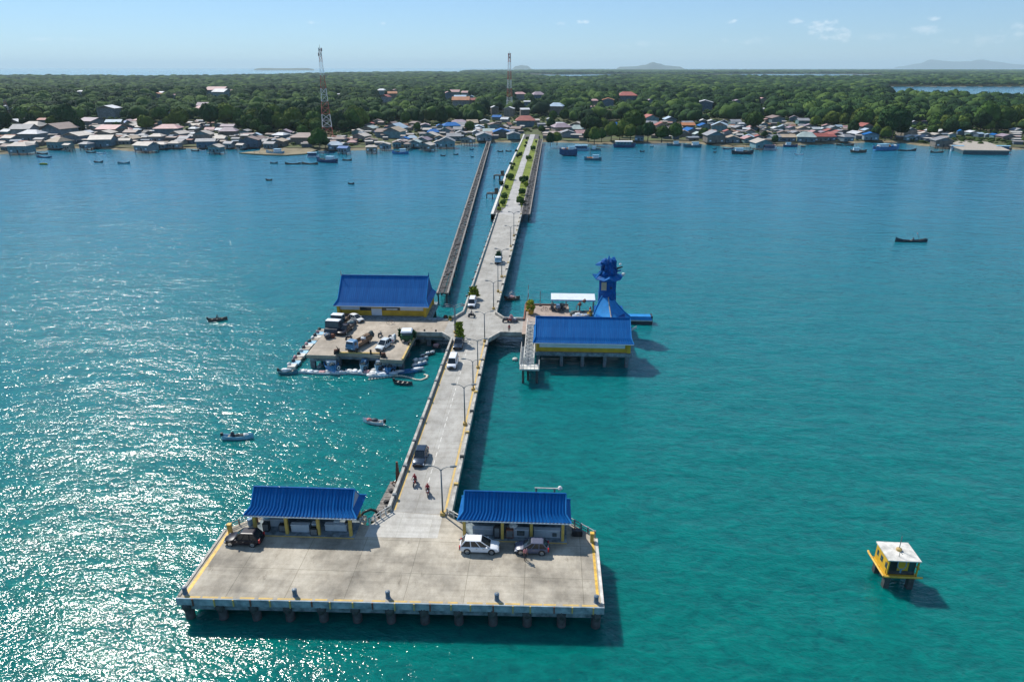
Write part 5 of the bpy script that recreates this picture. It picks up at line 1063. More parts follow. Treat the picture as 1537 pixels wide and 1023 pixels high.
# ================================================================ village
def inpoly(x, y, P):
    c = False; j = len(P) - 1
    for i in range(len(P)):
        if (P[i][1] > y) != (P[j][1] > y) and x < (P[j][0] - P[i][0]) * (y - P[i][1]) / (P[j][1] - P[i][1]) + P[i][0]: c = not c
        j = i
    return c
HS = '''25 229 30 c,8 226 16 b,43 222 17 c,82 222 26 t,110 215 32 c,146 220 32 c,184 217 18 c,12 216 20 c,43 212 30 w,80 206 36 b,30 205 30 g,143 202 25 c,131 190 27 m,159 178 28 w,168 192 22 n,182 190 13 l,161 205 31 p,153 208 25 c,186 201 16 p,23 189 20 w,22 178 16 w,14 169 12 w,65 187 18 r,43 200 30 c,8 203 16 w,100 224 12 c,126 222 16 g,
214 226 29 c,239 222 17 c,259 221 17 c,194 214 18 t,232 213 20 c,266 209 19 c,286 206 12 w,302 213 27 c,306 221 28 g,330 216 16 c,322 228 20 c,372 220 30 b,360 222 12 c,342 221 14 g,248 205 36 p,195 206 20 b,211 209 14 g,235 199 14 p,196 194 14 c,203 200 13 n,206 187 17 p,190 187 13 m,291 195 16 c,289 199 12 w,304 176 19 p,303 170 16 m,317 181 18 m,260 179 13 r,218 177 9 w,329 201 14 w,345 202 12 w,313 200 14 p,340 196 20 m,340 207 26 m,321 209 12 c,366 203 14 g,275 215 16 g,
387 215 18 b,415 220 22 t,426 207 20 m,453 217 38 b,450 206 9 n,508 215 19 b,500 224 22 n,515 228 16 l,535 203 16 c,541 213 22 c,556 227 17 c,553 200 20 v,395 217 14 g,527 218 14 p,404 222 18 g,
577 223 16 c,594 220 13 b,621 220 19 v,640 224 19 c,669 220 26 g,702 216 20 c,569 204 17 l,588 194 18 b,601 199 10 p,592 203 28 n,576 207 24 b,590 208 28 t,556 190 10 r,566 187 14 b,622 191 16 b,637 194 16 m,641 200 13 c,649 205 18 l,659 195 10 l,676 199 26 l,688 190 22 m,696 192 14 m,670 204 20 b,690 206 16 g,645 211 24 c,659 212 16 t,680 212 22 g,606 215 14 l,717 199 10 w,714 205 12 w,727 187 14 w,733 203 18 v,752 207 26 l,746 181 14 l,742 172 12 w,758 184 12 w,741 193 18 b,691 161 26 o,690 155 18 n,682 146 16 p,672 150 14 p,700 148 14 p,709 160 12 r,707 154 10 n,588 150 14 o,572 144 12 w,578 156 14 r,593 143 10 p,725 212 24 g,656 220 12 c,611 222 10 b,
788 191 29 r,770 210 20 g,764 175 16 w,840 191 12 w,842 201 26 m,866 194 20 c,866 201 20 v,780 151 18 p,807 151 18 m,791 161 10 w,835 173 22 n,886 172 14 p,892 161 12 p,913 161 18 o,942 153 28 r,1059 167 24 w,975 160 10 m,921 196 20 l,905 189 14 n,976 185 24 r,993 195 20 r,971 198 16 w,1006 186 18 n,1033 196 20 o,787 176 14 w,852 207 22 g,960 212 14 g,1012 196 14 m,1018 202 12 t,803 186 12 c,812 192 12 g,825 183 10 w,756 197 14 c,775 199 16 b,
1074 215 29 g,1081 198 23 n,1101 215 22 t,1093 204 14 r,1125 215 21 p,1139 211 14 r,1146 222 27 c,1165 213 19 g,1184 213 22 t,1214 214 27 v,1232 213 22 r,1245 212 18 r,1110 199 18 g,1121 200 11 w,1114 191 11 w,1056 186 11 w,1069 187 12 w,1087 189 14 g,1104 189 16 g,1057 196 18 l,1155 184 12 p,1167 185 22 b,1193 183 14 m,1207 187 17 g,1147 191 10 c,1165 198 12 w,1176 197 14 n,1187 191 14 t,1188 198 14 m,1205 193 12 g,1216 195 16 m,1206 200 18 t,1225 200 14 w,1236 199 10 w,1242 195 14 p,1149 199 12 c,1107 164 18 m,1144 158 12 p,1147 174 7 w,1037 204 22 l,1048 208 14 v,1176 205 16 b,1196 206 14 g,1222 206 16 p,1108 207 14 c,1060 205 14 t,1153 206 14 t,
1252 210 21 r,1247 203 16 r,1252 199 16 g,1272 213 18 g,1259 196 10 n,1270 196 14 p,1300 197 20 r,1302 202 14 n,1290 208 20 w,1309 211 22 l,1290 203 8 o,1283 199 10 m,1370 190 15 w,1365 199 16 c,1364 205 24 v,1390 207 16 c,1380 212 12 w,1368 212 14 w,1391 163 11 w,1390 187 8 p,1396 202 11 w,1414 204 14 w,1444 203 10 l,1462 205 14 w,1471 207 10 n,1484 208 9 n,1494 209 9 l,1513 212 18 m,1407 208 14 c,1391 213 16 g,1418 220 26 g,1530 201 14 g,1460 191 10 r,1430 208 10 c,
235 149 10 o,240 147 12 w,322 143 28 p,330 146 22 w,345 145 14 p,122 146 12 w,262 151 10 p,380 147 8 m,480 181 10 w,508 149 8 w'''
rh = random.Random(21); HOUSES = []
KP = {}
def house(px, py, wpx, code):
    x, y, _ = at(px, py, 1.5); d = pix(x, y, 1.5)[2]; w = wpx * d / F; front = py >= 211
    dep = w * rh.uniform(.75, 1.15); wall_h = min(5, max(2.6, w * .30)) * rh.uniform(.9, 1.25); rz = rh.uniform(-.3, .3)
    if py < 180: wall_h += 4.5          # two-storey houses among the trees
    ridge_y = rh.random() < (.75 if px > 1040 else .4); hip = rh.random() < .35 and not ridge_y
    cn_ = ROOF[code][0]
    t = thing('house', 'x', 'house', (x, y + dep * .5, .5 if py >= 217 else 1.5), rz, 'houses of the shore village')
    base = .6 if py >= 216 else .25
    MB().taper(-w * .46, w * .46, -dep * .46, dep * .46, base, -w * .46, w * .46, -dep * .46, dep * .46, base + wall_h).build('wall', rh.choice(WALLS), t)
    z0, rise = base + wall_h, (w if ridge_y else dep) * rh.uniform(.14, .24); a, b = w * .52, dep * .54; mb = MB(); e = .18
    if ridge_y:
        for s in (-1, 1): mb.quadbox([(s * a, -b, z0 - .15), (s * a, b, z0 - .15), (0, b, z0 + rise - .15), (0, -b, z0 + rise - .15), (s * a, -b, z0 + .03), (s * a, b, z0 + .03), (0, b, z0 + rise + .03), (0, -b, z0 + rise + .03)])
        g_ = MB().poly([(-w * .46, -dep * .455, z0 - .05), (w * .46, -dep * .455, z0 - .05), (0, -dep * .455, z0 + rise - .16)])
    elif hip:
        k = a * .45; mb.loft([[(-a, -b, z0), (a, -b, z0), (a, b, z0), (-a, b, z0)], [(-k, -.1, z0 + rise), (k, -.1, z0 + rise), (k, .1, z0 + rise), (-k, .1, z0 + rise)]]); g_ = None
    else:
        for s in (-1, 1): mb.quadbox([(-a, s * b, z0 - .15), (a, s * b, z0 - .15), (a, 0, z0 + rise - .15), (-a, 0, z0 + rise - .15), (-a, s * b, z0 + .03), (a, s * b, z0 + .03), (a, 0, z0 + rise + .03), (-a, 0, z0 + rise + .03)])
        g_ = MB().poly([(w * .455, -dep * .46, z0 - .05), (w * .455, dep * .46, z0 - .05), (w * .455, 0, z0 + rise - .16)]).poly([(-w * .455, -dep * .46, z0 - .05), (-w * .455, dep * .46, z0 - .05), (-w * .455, 0, z0 + rise - .16)])
    mb.build('roof', 'roof_' + cn_, t)
    if g_: g_.build('gable', WALLS[int(x) % 7], t)
    if front:
        yy = -dep * .46
        MB().box(-.5, .5, yy - .05, yy - .003, base, base + 2.0).build('door', 'wood_dark', t)
        for s in (-.3, .3): MB().box(w * s - .7, w * s + .7, yy - .04, yy - .003, base + .9, base + 1.9).build('window', 'win_glass' if rh.random() < .6 else 'panel_white', t)
        if py >= 216:
            for sx in (-.42, 0, .42):
                for sy in (-.43, .43): MB().cyl((w * sx, dep * sy, -3), (w * sx, dep * sy, base), .22, n=6).build('stilt', 'pile_dark', t)
            MB().box(-w * .5, w * .5, -dep * .5 - 1.2, -dep * .5, base - .2, base - .05).build('porch', 'wood_grey', t)
    HOUSES.append((x, y + dep * .5, max(w, dep) * .62, px, py, wpx)); LBL.append((t, px, py, cn_ + '-roofed', 'house'))
for e in HS.replace('\n', '').split(','):
    a = e.split(); house(float(a[0]), float(a[1]), float(a[2]), a[3])

FRONT = [(-200, 205), (0, 203), (30, 192), (60, 186), (115, 184), (150, 176), (172, 178), (200, 184), (240, 186), (290, 184), (300, 172), (325, 186), (350, 194), (395, 204), (420, 200), (450, 200), (490, 198), (520, 200), (545, 194), (560, 184), (620, 186), (660, 186), (690, 184), (715, 186), (740, 168), (770, 172), (800, 178), (830, 170), (850, 184), (875, 186), (900, 185), (960, 182), (1000, 180), (1040, 190), (1070, 182), (1120, 186), (1160, 180), (1210, 180), (1240, 191), (1290, 194), (1320, 200), (1350, 190), (1380, 196), (1450, 198), (1500, 200), (1560, 200), (1750, 200)]
front = lambda px: float(np.interp(px, [p[0] for p in FRONT], [p[1] for p in FRONT]))
def clear_of_houses(x, y, r, k=1.0):
    return all((x - h[0]) ** 2 + (y - h[1]) ** 2 > ((h[2] + r) * k) ** 2 for h in HOUSES)
def in_town(px, py):
    return not (878 < px < 965 or 1305 < px < 1352 or 1420 < px < 1520 or 468 < px < 496) and py > front(px) + 3
n_fill = 0
while len(HOUSES) < 299 and n_fill < 6000:
    n_fill += 1; px = rh.uniform(0, 1300); py = rh.uniform(190, 218); wpx = rh.uniform(12, 20); x, y, _ = at(px, py, 1.5)
    if in_town(px, py) and inpoly(x, y, SHORE + FARA) and abs(x + 13) > 14 and clear_of_houses(x, y + 4, wpx * .3, .85): house(px, py, wpx, rh.choice('cgbptmgwnrbg'))
SHACK = []
for i in range(9000):
    px = rh.uniform(-30, 1560); py = rh.uniform(184, 221); x, y, _ = at(px, py, 1.5)
    if not in_town(px, py) or not inpoly(x, y - 6, SHORE + FARA) or abs(x + 13) < 10: continue
    r = rh.uniform(1.8, 3.6)
    if clear_of_houses(x, y, r, .80) and all((x - q[0]) ** 2 + (y - q[1]) ** 2 > (r + q[2]) ** 2 * .8 for q in SHACK): SHACK.append((x, y, r))
    if len(SHACK) > 420: break
sv, sf, sc_ = [], [], []
for x, y, r in SHACK:
    a = rh.uniform(-.4, .4); ca, sa = math.cos(a), math.sin(a); w_, d_ = r * rh.uniform(.9, 1.3), r * rh.uniform(.7, 1.1); hw, hr = rh.uniform(2.0, 3.2), rh.uniform(.3, .9); o = len(sv)
    T = lambda X, Y, z: (x + X * ca - Y * sa, y + X * sa + Y * ca, 1.45 + z)
    sv += [T(-w_, -d_, 0), T(w_, -d_, 0), T(w_, d_, 0), T(-w_, d_, 0), T(-w_, -d_, hw), T(w_, -d_, hw), T(w_, d_, hw), T(-w_, d_, hw)]
    e_ = 1.12; sv += [T(-w_ * e_, -d_ * e_, hw - .05), T(w_ * e_, -d_ * e_, hw - .05), T(w_ * e_, 0, hw + hr), T(-w_ * e_, 0, hw + hr), T(w_ * e_, d_ * e_, hw - .05), T(-w_ * e_, d_ * e_, hw - .05)]
    c_ = rh.choice([(.30, .28, .27), (.38, .32, .27), (.22, .17, .14), (.42, .40, .37), (.26, .12, .08), (.20, .24, .28), (.33, .25, .22), (.16, .15, .14)]); wc = rh.choice([(.10, .13, .15), (.14, .13, .12), (.08, .11, .14)])
    for f in ((0, 1, 5, 4), (1, 2, 6, 5), (2, 3, 7, 6), (3, 0, 4, 7)): sf.append(tuple(o + i for i in f)); sc_.append(wc)
    for f in ((8, 9, 10, 11), (10, 12, 13, 11), (9, 12, 10), (8, 11, 13)): sf.append(tuple(o + i for i in f)); sc_.append(c_)
me = bpy.data.meshes.new('small_sheds'); me.from_pydata(sv, [], sf); ca_ = me.attributes.new('roofing', 'FLOAT_COLOR', 'FACE'); ca_.data.foreach_set('color', [v for c in sc_ for v in (*c, 1)])
mm = bpy.data.materials.new('shed_sheeting'); mm.use_nodes = True; aN = mm.node_tree.nodes.new('ShaderNodeAttribute'); aN.attribute_name = 'roofing'; mm.node_tree.links.new(aN.outputs['Color'], mm.node_tree.nodes['Principled BSDF'].inputs['Base Color']); mm.node_tree.nodes['Principled BSDF'].inputs['Roughness'].default_value = .8; me.materials.append(mm)
ob = bpy.data.objects.new('small_sheds', me); C.objects.link(ob); struct(ob, 'tightly packed small sheds and lean-tos filling the gaps of the village', 'stuff')

# ================================================================ lattice masts
def mast(label, x, y, H, wb, wt, sections, splay=1.3):
    t = thing('lattice_mast', label, 'mast', (x, y, 1.5), .35, 'lattice radio masts'); hs = H / sections
    for k in range(sections):
        mb = MB(); m = 'mast_red' if k % 2 == 0 else 'mast_white'
        W = lambda z: wt + (wb - wt) * max(0, 1 - z / H) ** splay
        sub = max(2, int(hs / max(2.2, W(k * hs)) ))
        for i in range(sub):
            z0 = k * hs + i * hs / sub; z1 = z0 + hs / sub; a, b = W(z0) / 2, W(z1) / 2; th = .16 if H > 50 else .1
            cs = [(-1, -1), (1, -1), (1, 1), (-1, 1)]
            for j in range(4):
                (ax, ay), (bx, by) = cs[j], cs[(j + 1) % 4]
                mb.cyl((ax * a, ay * a, z0), (ax * b, ay * b, z1), th, n=4).cyl((ax * a, ay * a, z0), (bx * b, by * b, z1), th * .6, n=4).cyl((bx * a, by * a, z0), (ax * b, ay * b, z1), th * .6, n=4).cyl((ax * a, ay * a, z0), (bx * a, by * a, z0), th * .6, n=4)
        mb.build('lattice_section', m, t)
    MB().cyl((0, 0, H), (0, 0, H + 2.5), .12, n=5).build('spike', 'lamp_steel', t)
    for i, z in enumerate((H - 1.0, H - 4.5)):
        mb = MB()
        for j in range(3): a = 2.1 * j + i; mb.box(math.cos(a) * 1.3 - .35, math.cos(a) * 1.3 + .35, math.sin(a) * 1.3 - .35, math.sin(a) * 1.3 + .35, z - 1.2, z + 1.2).cyl((0, 0, z), (math.cos(a) * 1.3, math.sin(a) * 1.3, z), .1, n=4)
        mb.build('antenna_panel', 'lamp_steel', t)
    MB().box(-wb, wb, -wb * .8, wb * .8, -1, .9).build('footing', 'wall_white', t)
    return t
mast('tall red and white lattice mast rising behind the shore trees', -176, 566, 67, 8.5, 1.6, 7)
mast('slimmer red and white lattice mast further inland beyond the pier head', -49, 905, 69, 7.0, 2.4, 7)
mast('low rusty red lattice tower among trees at the seaward village end', at(12, 172, 2)[0], at(12, 172, 2)[1], 17, 5, 2, 3)

# ================================================================ trees
def crown_np(seed, sub, r, h, lobes, amp, leaves, ls):
    rg = np.random.RandomState(seed); V, Fc = ICO[sub]; V = np.array(V); vv = V.copy()
    L_ = rg.normal(size=(lobes, 3)); L_[:, 2] = np.abs(L_[:, 2]) * .8 - .1; L_ /= np.linalg.norm(L_, axis=1)[:, None]; lr = rg.uniform(.65, 1.0, lobes)
    d = V @ L_.T; k = .58 + amp * np.max(np.clip((d - .55) / .45, 0, 1) ** .6 * lr, axis=1)
    k = k + np.array([noise.noise(Vector(tuple(p * 3.1 + seed))) for p in V]) * .10
    P = V * k[:, None]; P[:, 2] = np.where(P[:, 2] < 0, P[:, 2] * .65, P[:, 2])
    P = P * np.array([r, r, h * .55]); P[:, 2] += h * .52
    faces = [tuple(f) for f in Fc]; verts = [tuple(p) for p in P]
    for i in range(leaves):
        j = rg.randint(len(V)); c = P[j] * np.array([1, 1, 1]) + rg.normal(size=3) * .18 * ls; n = rg.normal(size=3); n /= np.linalg.norm(n); a = np.cross(n, rg.normal(size=3)); a /= np.linalg.norm(a); b = np.cross(n, a); s = ls * rg.uniform(.5, 1.1); o = len(verts)
        verts += [tuple(c + a * s), tuple(c + b * s * .6), tuple(c - a * s), tuple(c - b * s * .6)]; faces.append((o, o + 1, o + 2, o + 3))
    return verts, faces
TREEP = []
for k in range(9):
    m_ = ('leaf_dark', 'leaf_green', 'leaf_yellow')[k % 3]
    v, f = crown_np(100 + k, 3, 5.2, 10.5 + (k % 4), 9 + k, .55, 900, .62)
    t = thing('tree', 'x', 'tree', (0, -500, -200), 0, 'trees of the shore wood'); mb = MB()
    mb.tube([(0, 0, -.5), (.15, .1, 2.5), (0, .2, 5.5)], lambda q: .42 - .22 * q, 7)
    for j in range(5): a = j * 1.26 + k; mb.tube([(0, .1, 3 + j * .4), (math.cos(a) * 1.2, math.sin(a) * 1.2, 5 + j * .4), (math.cos(a) * 2.6, math.sin(a) * 2.6, 6.8 + j * .3)], lambda q: .2 - .14 * q, 5)
    mb.build('trunk', 'bark', t); c = MB(); c.v, c.f = v, f; c.build('crown', m_, t); TREEP.append([t, False])
SPEC = '104 194 27,82 193 16,35 190 10,48 190 12,5 195 14,121 202 14,176 195 9,220 197 20,272 195 24,254 193 14,317 193 24,342 190 26,480 224 20,470 221 14,489 222 14,455 206 16,476 203 18,626 198 10,587 188 10,609 188 14,663 190 18,705 198 14,887 203 27,892 216 16,883 213 14,949 200 30,934 206 18,917 211 18,930 210 14,946 211 18,960 211 14,972 212 18,993 213 20,1013 213 19,826 219 12,836 217 14,827 195 12,830 182 12,846 184 14,1130 197 22,1056 210 14,1073 180 13,1223 192 14,1147 208 8,1163 216 9,1337 209 38,1322 206 20,1316 194 14,1300 190 16,1279 203 14,1315 207 14,1328 211 14,1352 206 18,1380 200 10,1425 205 20,1445 200 16,1398 204 14,903 213 12,905 196 14,958 197 18,813 200 10'
NT = [0]; TR = []; occupied = []
def add_tree(x, y, r, k, px, py):
    s = r / 4.6; e = TREEP[k]; zz = s * rnd.uniform(.85, 1.1)
    if not e[1]: t = e[0]; t.location = (x, y, 1.4); t.scale = (s, s, zz); e[1] = True
    else: t = copy_tree(e[0], (x, y, 1.4), rnd.uniform(0, 6.28), None, (s, s, zz))
    NT[0] += 1; LBL.append((t, px, py, ('broad ' if r > 6.3 else ('small ' if r < 4.3 else 'rounded ')) + ('dark-green', 'mid-green', 'yellow-green')[k % 3], 'tree')); occupied.append((x, y, r * .8))
for e in SPEC.split(','):
    px, py, w = map(float, e.split()); x, y, _ = at(px, py, 1.5); d = pix(x, y, 1.5)[2]; add_tree(x, y, max(2.2, w * .5 * d / F), rnd.randrange(9), px, py)
from collections import defaultdict
HG = defaultdict(list)
for hx, hy, hr, hpx, hpy, hw in HOUSES: HG[int(hx // 60), int(hy // 60)].append((hx, hy, hr))
CLR = [(hpx, hpy, hw) for _, _, _, hpx, hpy, hw in HOUSES if hpy < front(hpx) + 1]
def blocked(x, y, px, py, r):
    for i in (-1, 0, 1):
        for j in (-1, 0, 1):
            for hx, hy, hr in HG[int(x // 60) + i, int(y // 60) + j]:
                if (x - hx) ** 2 + (y - hy) ** 2 < (hr + r * .75) ** 2: return True
    for cx, cy, cw in CLR:
        if abs(px - cx) < cw * .55 + r * .3 and -1 < py - cy < (17 if cy < 168 else 9): return True
    return False
rt = random.Random(5); cand = []
def sow(P, d0, d1, r0, r1):
    d = d0
    while d < d1:
        q = (d - d0) / (d1 - d0); r = r0 + (r1 - r0) * q; st = r * 1.75; hw = d * .98 + 130; x = -hw + rt.uniform(0, st)
        while x < hw:
            X, Y = x + rt.uniform(-.5, .5) * st, d + rt.uniform(-.5, .5) * st
            px, py, _ = pix(X, Y, 1.5)
            if -330 < px < 1900 and inpoly(X, Y, P): cand.append((X, Y, r * rt.choice((.5, .62, .75, .9, 1.0, 1.2, 1.5)), px, py))
            x += st
        d += st * .9
sow(LANDA, 500, 1500, 5.2, 6.8); nA = len(cand)
near = []; rest = []; low = []
for X, Y, r, px, py in cand:
    if py > front(px) or blocked(X, Y, px, py, r):
        if py <= front(px) + 2 and r > 3 and not blocked(X, Y, 9999, 0, r * .4): low.append((X, Y, r * .42, px, py))
        continue
    if any((X - ox) ** 2 + (Y - oy) ** 2 < (orr + r * .5) ** 2 for ox, oy, orr in occupied[:70]): continue
    near.append((X, Y, r, px, py))
near.sort(key=lambda e: -e[4] + 0 * e[0])
near.sort(key=lambda e: e[1])
lead = [e for e in near if -5 < e[3] < 1542 and e[4] > front(e[3]) - 11]
TOP = set(id(e) for e in lead[:300 - NT[0]])
for e in near:
    if id(e) in TOP: add_tree(e[0], e[1], e[2] * rt.uniform(.7, 1.0), rt.randrange(9), e[3], e[4])
    else: rest.append(e)
# low shrubs and gardens between the houses: one mass
sow2 = []
for i in range(3200):
    px = rt.uniform(-40, 1580); fr = front(px); py = rt.uniform(fr - 2, min(fr + 22, 219)); x, y, _ = at(px, py, 1.5)
    if inpoly(x, y, LANDA) and not blocked(x, y, 5000, 0, 1.2) and not any((x - ox) ** 2 + (y - oy) ** 2 < (orr * .5) ** 2 for ox, oy, orr in occupied[:70]) and (abs(x + 13) > 9 or y > 640): sow2.append((x, y, rt.uniform(.9, 2.3), px, py))
cand2 = cand; cand = []
sow(LANDA, 1500, 3000, 6.8, 10); sow(LANDA, 3000, 7000, 10, 20); sow(FARB, 4200, 14000, 14, 36)
FARBLK = [c for c in CLR if c[1] < 165]
cand = [e for e in cand if not any(abs(e[3] - c[0]) < c[2] * .6 and -1 < e[4] - c[1] < 12 for c in FARBLK)]
def mass(name, label, items, protos, m, hk, zb=1.0):
    Vs, Fs, Ts, o = [], [], [], 0
    for X, Y, r, px, py in items:
        v, f = protos[rt.randrange(len(protos))]; a = rt.uniform(0, 6.28); ca, sa = math.cos(a) * r, math.sin(a) * r; hz = hk(r) * rt.uniform(.75, 1.2)
        p = np.empty_like(v); p[:, 0] = v[:, 0] * ca - v[:, 1] * sa + X; p[:, 1] = v[:, 0] * sa + v[:, 1] * ca + Y; p[:, 2] = v[:, 2] * hz + zb
        Vs.append(p); Fs.append(f + o); o += len(v); Ts.append(np.full(len(v), rt.random()))
    V = np.concatenate(Vs).astype(np.float32); Fa = np.concatenate(Fs).astype(np.int32); T = np.concatenate(Ts)
    me = bpy.data.meshes.new(name); me.vertices.add(len(V)); me.vertices.foreach_set('co', V.ravel()); n = len(Fa)
    me.loops.add(n * 3); me.loops.foreach_set('vertex_index', Fa.ravel()); me.polygons.add(n); me.polygons.foreach_set('loop_start', np.arange(0, n * 3, 3, dtype=np.int32)); me.update(calc_edges=True)
    at_ = me.attributes.new('kindred', 'FLOAT', 'POINT'); at_.data.foreach_set('value', T.astype(np.float32))
    me.materials.append(m); ob = bpy.data.objects.new(name, me); C.objects.link(ob); struct(ob, label, 'stuff'); return ob
def unit(seed, sub, lobes, amp, leaves=0, ls=.12):
    v, f = crown_np(seed, sub, 1.12, 1.0, lobes, amp, leaves, ls); v = np.array(v); ff = []
    for q_ in f: ff += [q_] if len(q_) == 3 else [(q_[0], q_[1], q_[2]), (q_[0], q_[2], q_[3])]
    return v, np.array(ff)
fm = bpy.data.materials.new('forest_leaf'); fm.use_nodes = True; N = fm.node_tree.nodes; Lk = fm.node_tree.links; pb = N['Principled BSDF']; pb.inputs['Roughness'].default_value = .9; pb.inputs['Specular IOR Level'].default_value = .08
an = N.new('ShaderNodeAttribute'); an.attribute_name = 'kindred'; cr = N.new('ShaderNodeValToRGB'); el = cr.color_ramp.elements
el[0].position = 0; el[0].color = (.006, .022, .010, 1); el[1].position = 1; el[1].color = (.078, .128, .028, 1); e2 = el.new(.55); e2.color = (.022, .055, .015, 1)
ge = N.new('ShaderNodeNewGeometry'); nz = N.new('ShaderNodeTexNoise'); nz.inputs['Scale'].default_value = .0065; nz.inputs['Detail'].default_value = 6; Lk.new(ge.outputs['Position'], nz.inputs['Vector'])
mx = N.new('ShaderNodeMath'); mx.operation = 'MULTIPLY_ADD'; mx.inputs[1].default_value = .85; Lk.new(an.outputs['Fac'], mx.inputs[0]); m2 = N.new('ShaderNodeMath'); m2.operation = 'MULTIPLY_ADD'; m2.inputs[1].default_value = 2.0; m2.inputs[2].default_value = -.95; Lk.new(nz.outputs['Fac'], m2.inputs[0]); Lk.new(m2.outputs[0], mx.inputs[2]); Lk.new(mx.outputs[0], cr.inputs['Fac']); Lk.new(cr.outputs['Color'], pb.inputs['Base Color'])
def palm_unit(seed):
    rg = random.Random(seed); v, f = [], []
    for i in range(11):
        a = i * .571 + rg.uniform(-.2, .2); L_ = rg.uniform(.75, 1.05); c, s_ = math.cos(a), math.sin(a); o = len(v)
        v += [(0, 0, .95), (c * .5 * L_ - s_ * .13, s_ * .5 * L_ + c * .13, 1.04), (c * .5 * L_ + s_ * .13, s_ * .5 * L_ - c * .13, 1.04), (c * L_, s_ * L_, .78)]
        f += [(o, o + 2, o + 1), (o + 1, o + 2, o + 3)]
    o = len(v); v += [(-.06, 0, 0), (.06, 0, 0), (0, .06, .95), (0, -.06, 0)]; f += [(o, o + 1, o + 2), (o + 1, o + 3, o + 2), (o + 3, o, o + 2)]
    return np.array(v, dtype=float), np.array(f)
PR1 = [unit(300 + i, 2, 9, .6, 80, .13) for i in range(8)] + [palm_unit(1), palm_unit(2)]; PR2 = [unit(400 + i, 1, 6, .5, 0) for i in range(6)]
mass('forest', 'dense green forest behind the village', rest, PR1, fm, lambda r: 6.0 + r * 1.05)
mass('low_trees', 'low bushes and saplings in the forest clearings', low, PR2, fm, lambda r: r * 1.25)
mass('distant_forest', 'hazy distant forest reaching towards the horizon', cand, PR2, fm, lambda r: 9 + min(r, 22) * .45)
sm_ = bpy.data.materials.new('garden_leaf'); sm_.use_nodes = True; sm_.node_tree.nodes['Principled BSDF'].inputs['Base Color'].default_value = (.035, .058, .014, 1); sm_.node_tree.nodes['Principled BSDF'].inputs['Roughness'].default_value = .9; sm_.node_tree.nodes['Principled BSDF'].inputs['Specular IOR Level'].default_value = .08
mass('undergrowth', 'low garden greenery between the village houses', sow2, PR2, sm_, lambda r: r * 1.3)
# ================================================================ far hills
def hills(name, label, pts, d, m):
    mb = MB(); n = len(pts)
    for i in range((n - 1) * 8 + 1):
        f_ = i / 8; j = min(int(f_), n - 2); q = f_ - j; px = pts[j][0] + (pts[j + 1][0] - pts[j][0]) * q; up = pts[j][1] + (pts[j + 1][1] - pts[j][1]) * (q * q * (3 - 2 * q))
        x, y = ray(px, d); z = max(0, 55 + up / 1116 * d) * (1 + .04 * noise.noise(Vector((i * .6, d, 0)))) if up > -3 else 0
        mb.v += [(x * .985, y * .985, 0), (x * .993, y * .993, z * .62), (x, y, z), (x * 1.02, y * 1.02, 0)]
    m_ = len(mb.v) // 4
    for i in range(m_ - 1):
        for k in range(3): mb.f.append((4 * i + k, 4 * i + 4 + k, 4 * i + 5 + k, 4 * i + 1 + k))
    struct(mb.build(name, m, None, True), label)
mat('hill_green', (.04, .06, .03), .9, .3, .002)
hills('hills', 'faint blue hills on the horizon above the lagoon', [(1318, -4), (1335, 1), (1362, 5), (1378, 10.5), (1400, 8.5), (1412, 7.5), (1432, 8), (1448, 10.5), (1470, 7.5), (1500, 4), (1530, 1.5), (1560, -4)], 36000, 'hill_green')
hills('hills', 'faint island hills on the horizon beyond the pier', [(918, -4), (930, .6), (950, 1.2), (965, 3.2), (977, 7), (986, 5), (998, 2.2), (1015, 1.0), (1030, -4)], 22000, 'hill_green')
hills('hills', 'tiny island on the horizon near the far mast', [(764, -4), (774, 1.5), (782, 2.8), (790, 2), (800, -4)], 22000, 'hill_green')
hills('hills', 'thin low island on the sea horizon at the open-sea side', [(362, -4), (385, -1.2), (420, -1.6), (452, -1.2), (475, -4)], 14000, 'hill_green')

# ================================================================ water
wm = bpy.data.materials.new('sea_water'); wm.use_nodes = True; N = wm.node_tree.nodes; Lk = wm.node_tree.links; pb = N['Principled BSDF']
pb.inputs['Roughness'].default_value = .10; pb.inputs['IOR'].default_value = 1.33; pb.inputs['Subsurface Weight'].default_value = 1; pb.inputs['Subsurface Radius'].default_value = (.6, 1, 1); pb.inputs['Subsurface Scale'].default_value = 4
ge = N.new('ShaderNodeNewGeometry')
def wn(scale, stretch, rot, det, rough=.55, dist=0):
    mp = N.new('ShaderNodeMapping'); mp.inputs['Rotation'].default_value = (0, 0, rot); mp.inputs['Scale'].default_value = stretch
    n = N.new('ShaderNodeTexNoise'); n.inputs['Scale'].default_value = scale; n.inputs['Detail'].default_value = det; n.inputs['Roughness'].default_value = rough; n.inputs['Distortion'].default_value = dist
    Lk.new(ge.outputs['Position'], mp.inputs['Vector']); Lk.new(mp.outputs['Vector'], n.inputs['Vector']); return n.outputs['Fac']
def madd(a, k, b=None):
    m = N.new('ShaderNodeMath'); m.operation = 'MULTIPLY_ADD'; m.inputs[1].default_value = k; m.inputs[2].default_value = 0; Lk.new(a, m.inputs[0])
    if b is not None: Lk.new(b, m.inputs[2])
    return m.outputs[0]
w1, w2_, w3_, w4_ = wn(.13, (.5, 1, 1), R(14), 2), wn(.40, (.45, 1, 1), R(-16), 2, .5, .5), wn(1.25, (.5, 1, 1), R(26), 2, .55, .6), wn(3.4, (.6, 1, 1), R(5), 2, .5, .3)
small = madd(w4_, .10, madd(w3_, .19, madd(w2_, .34)))
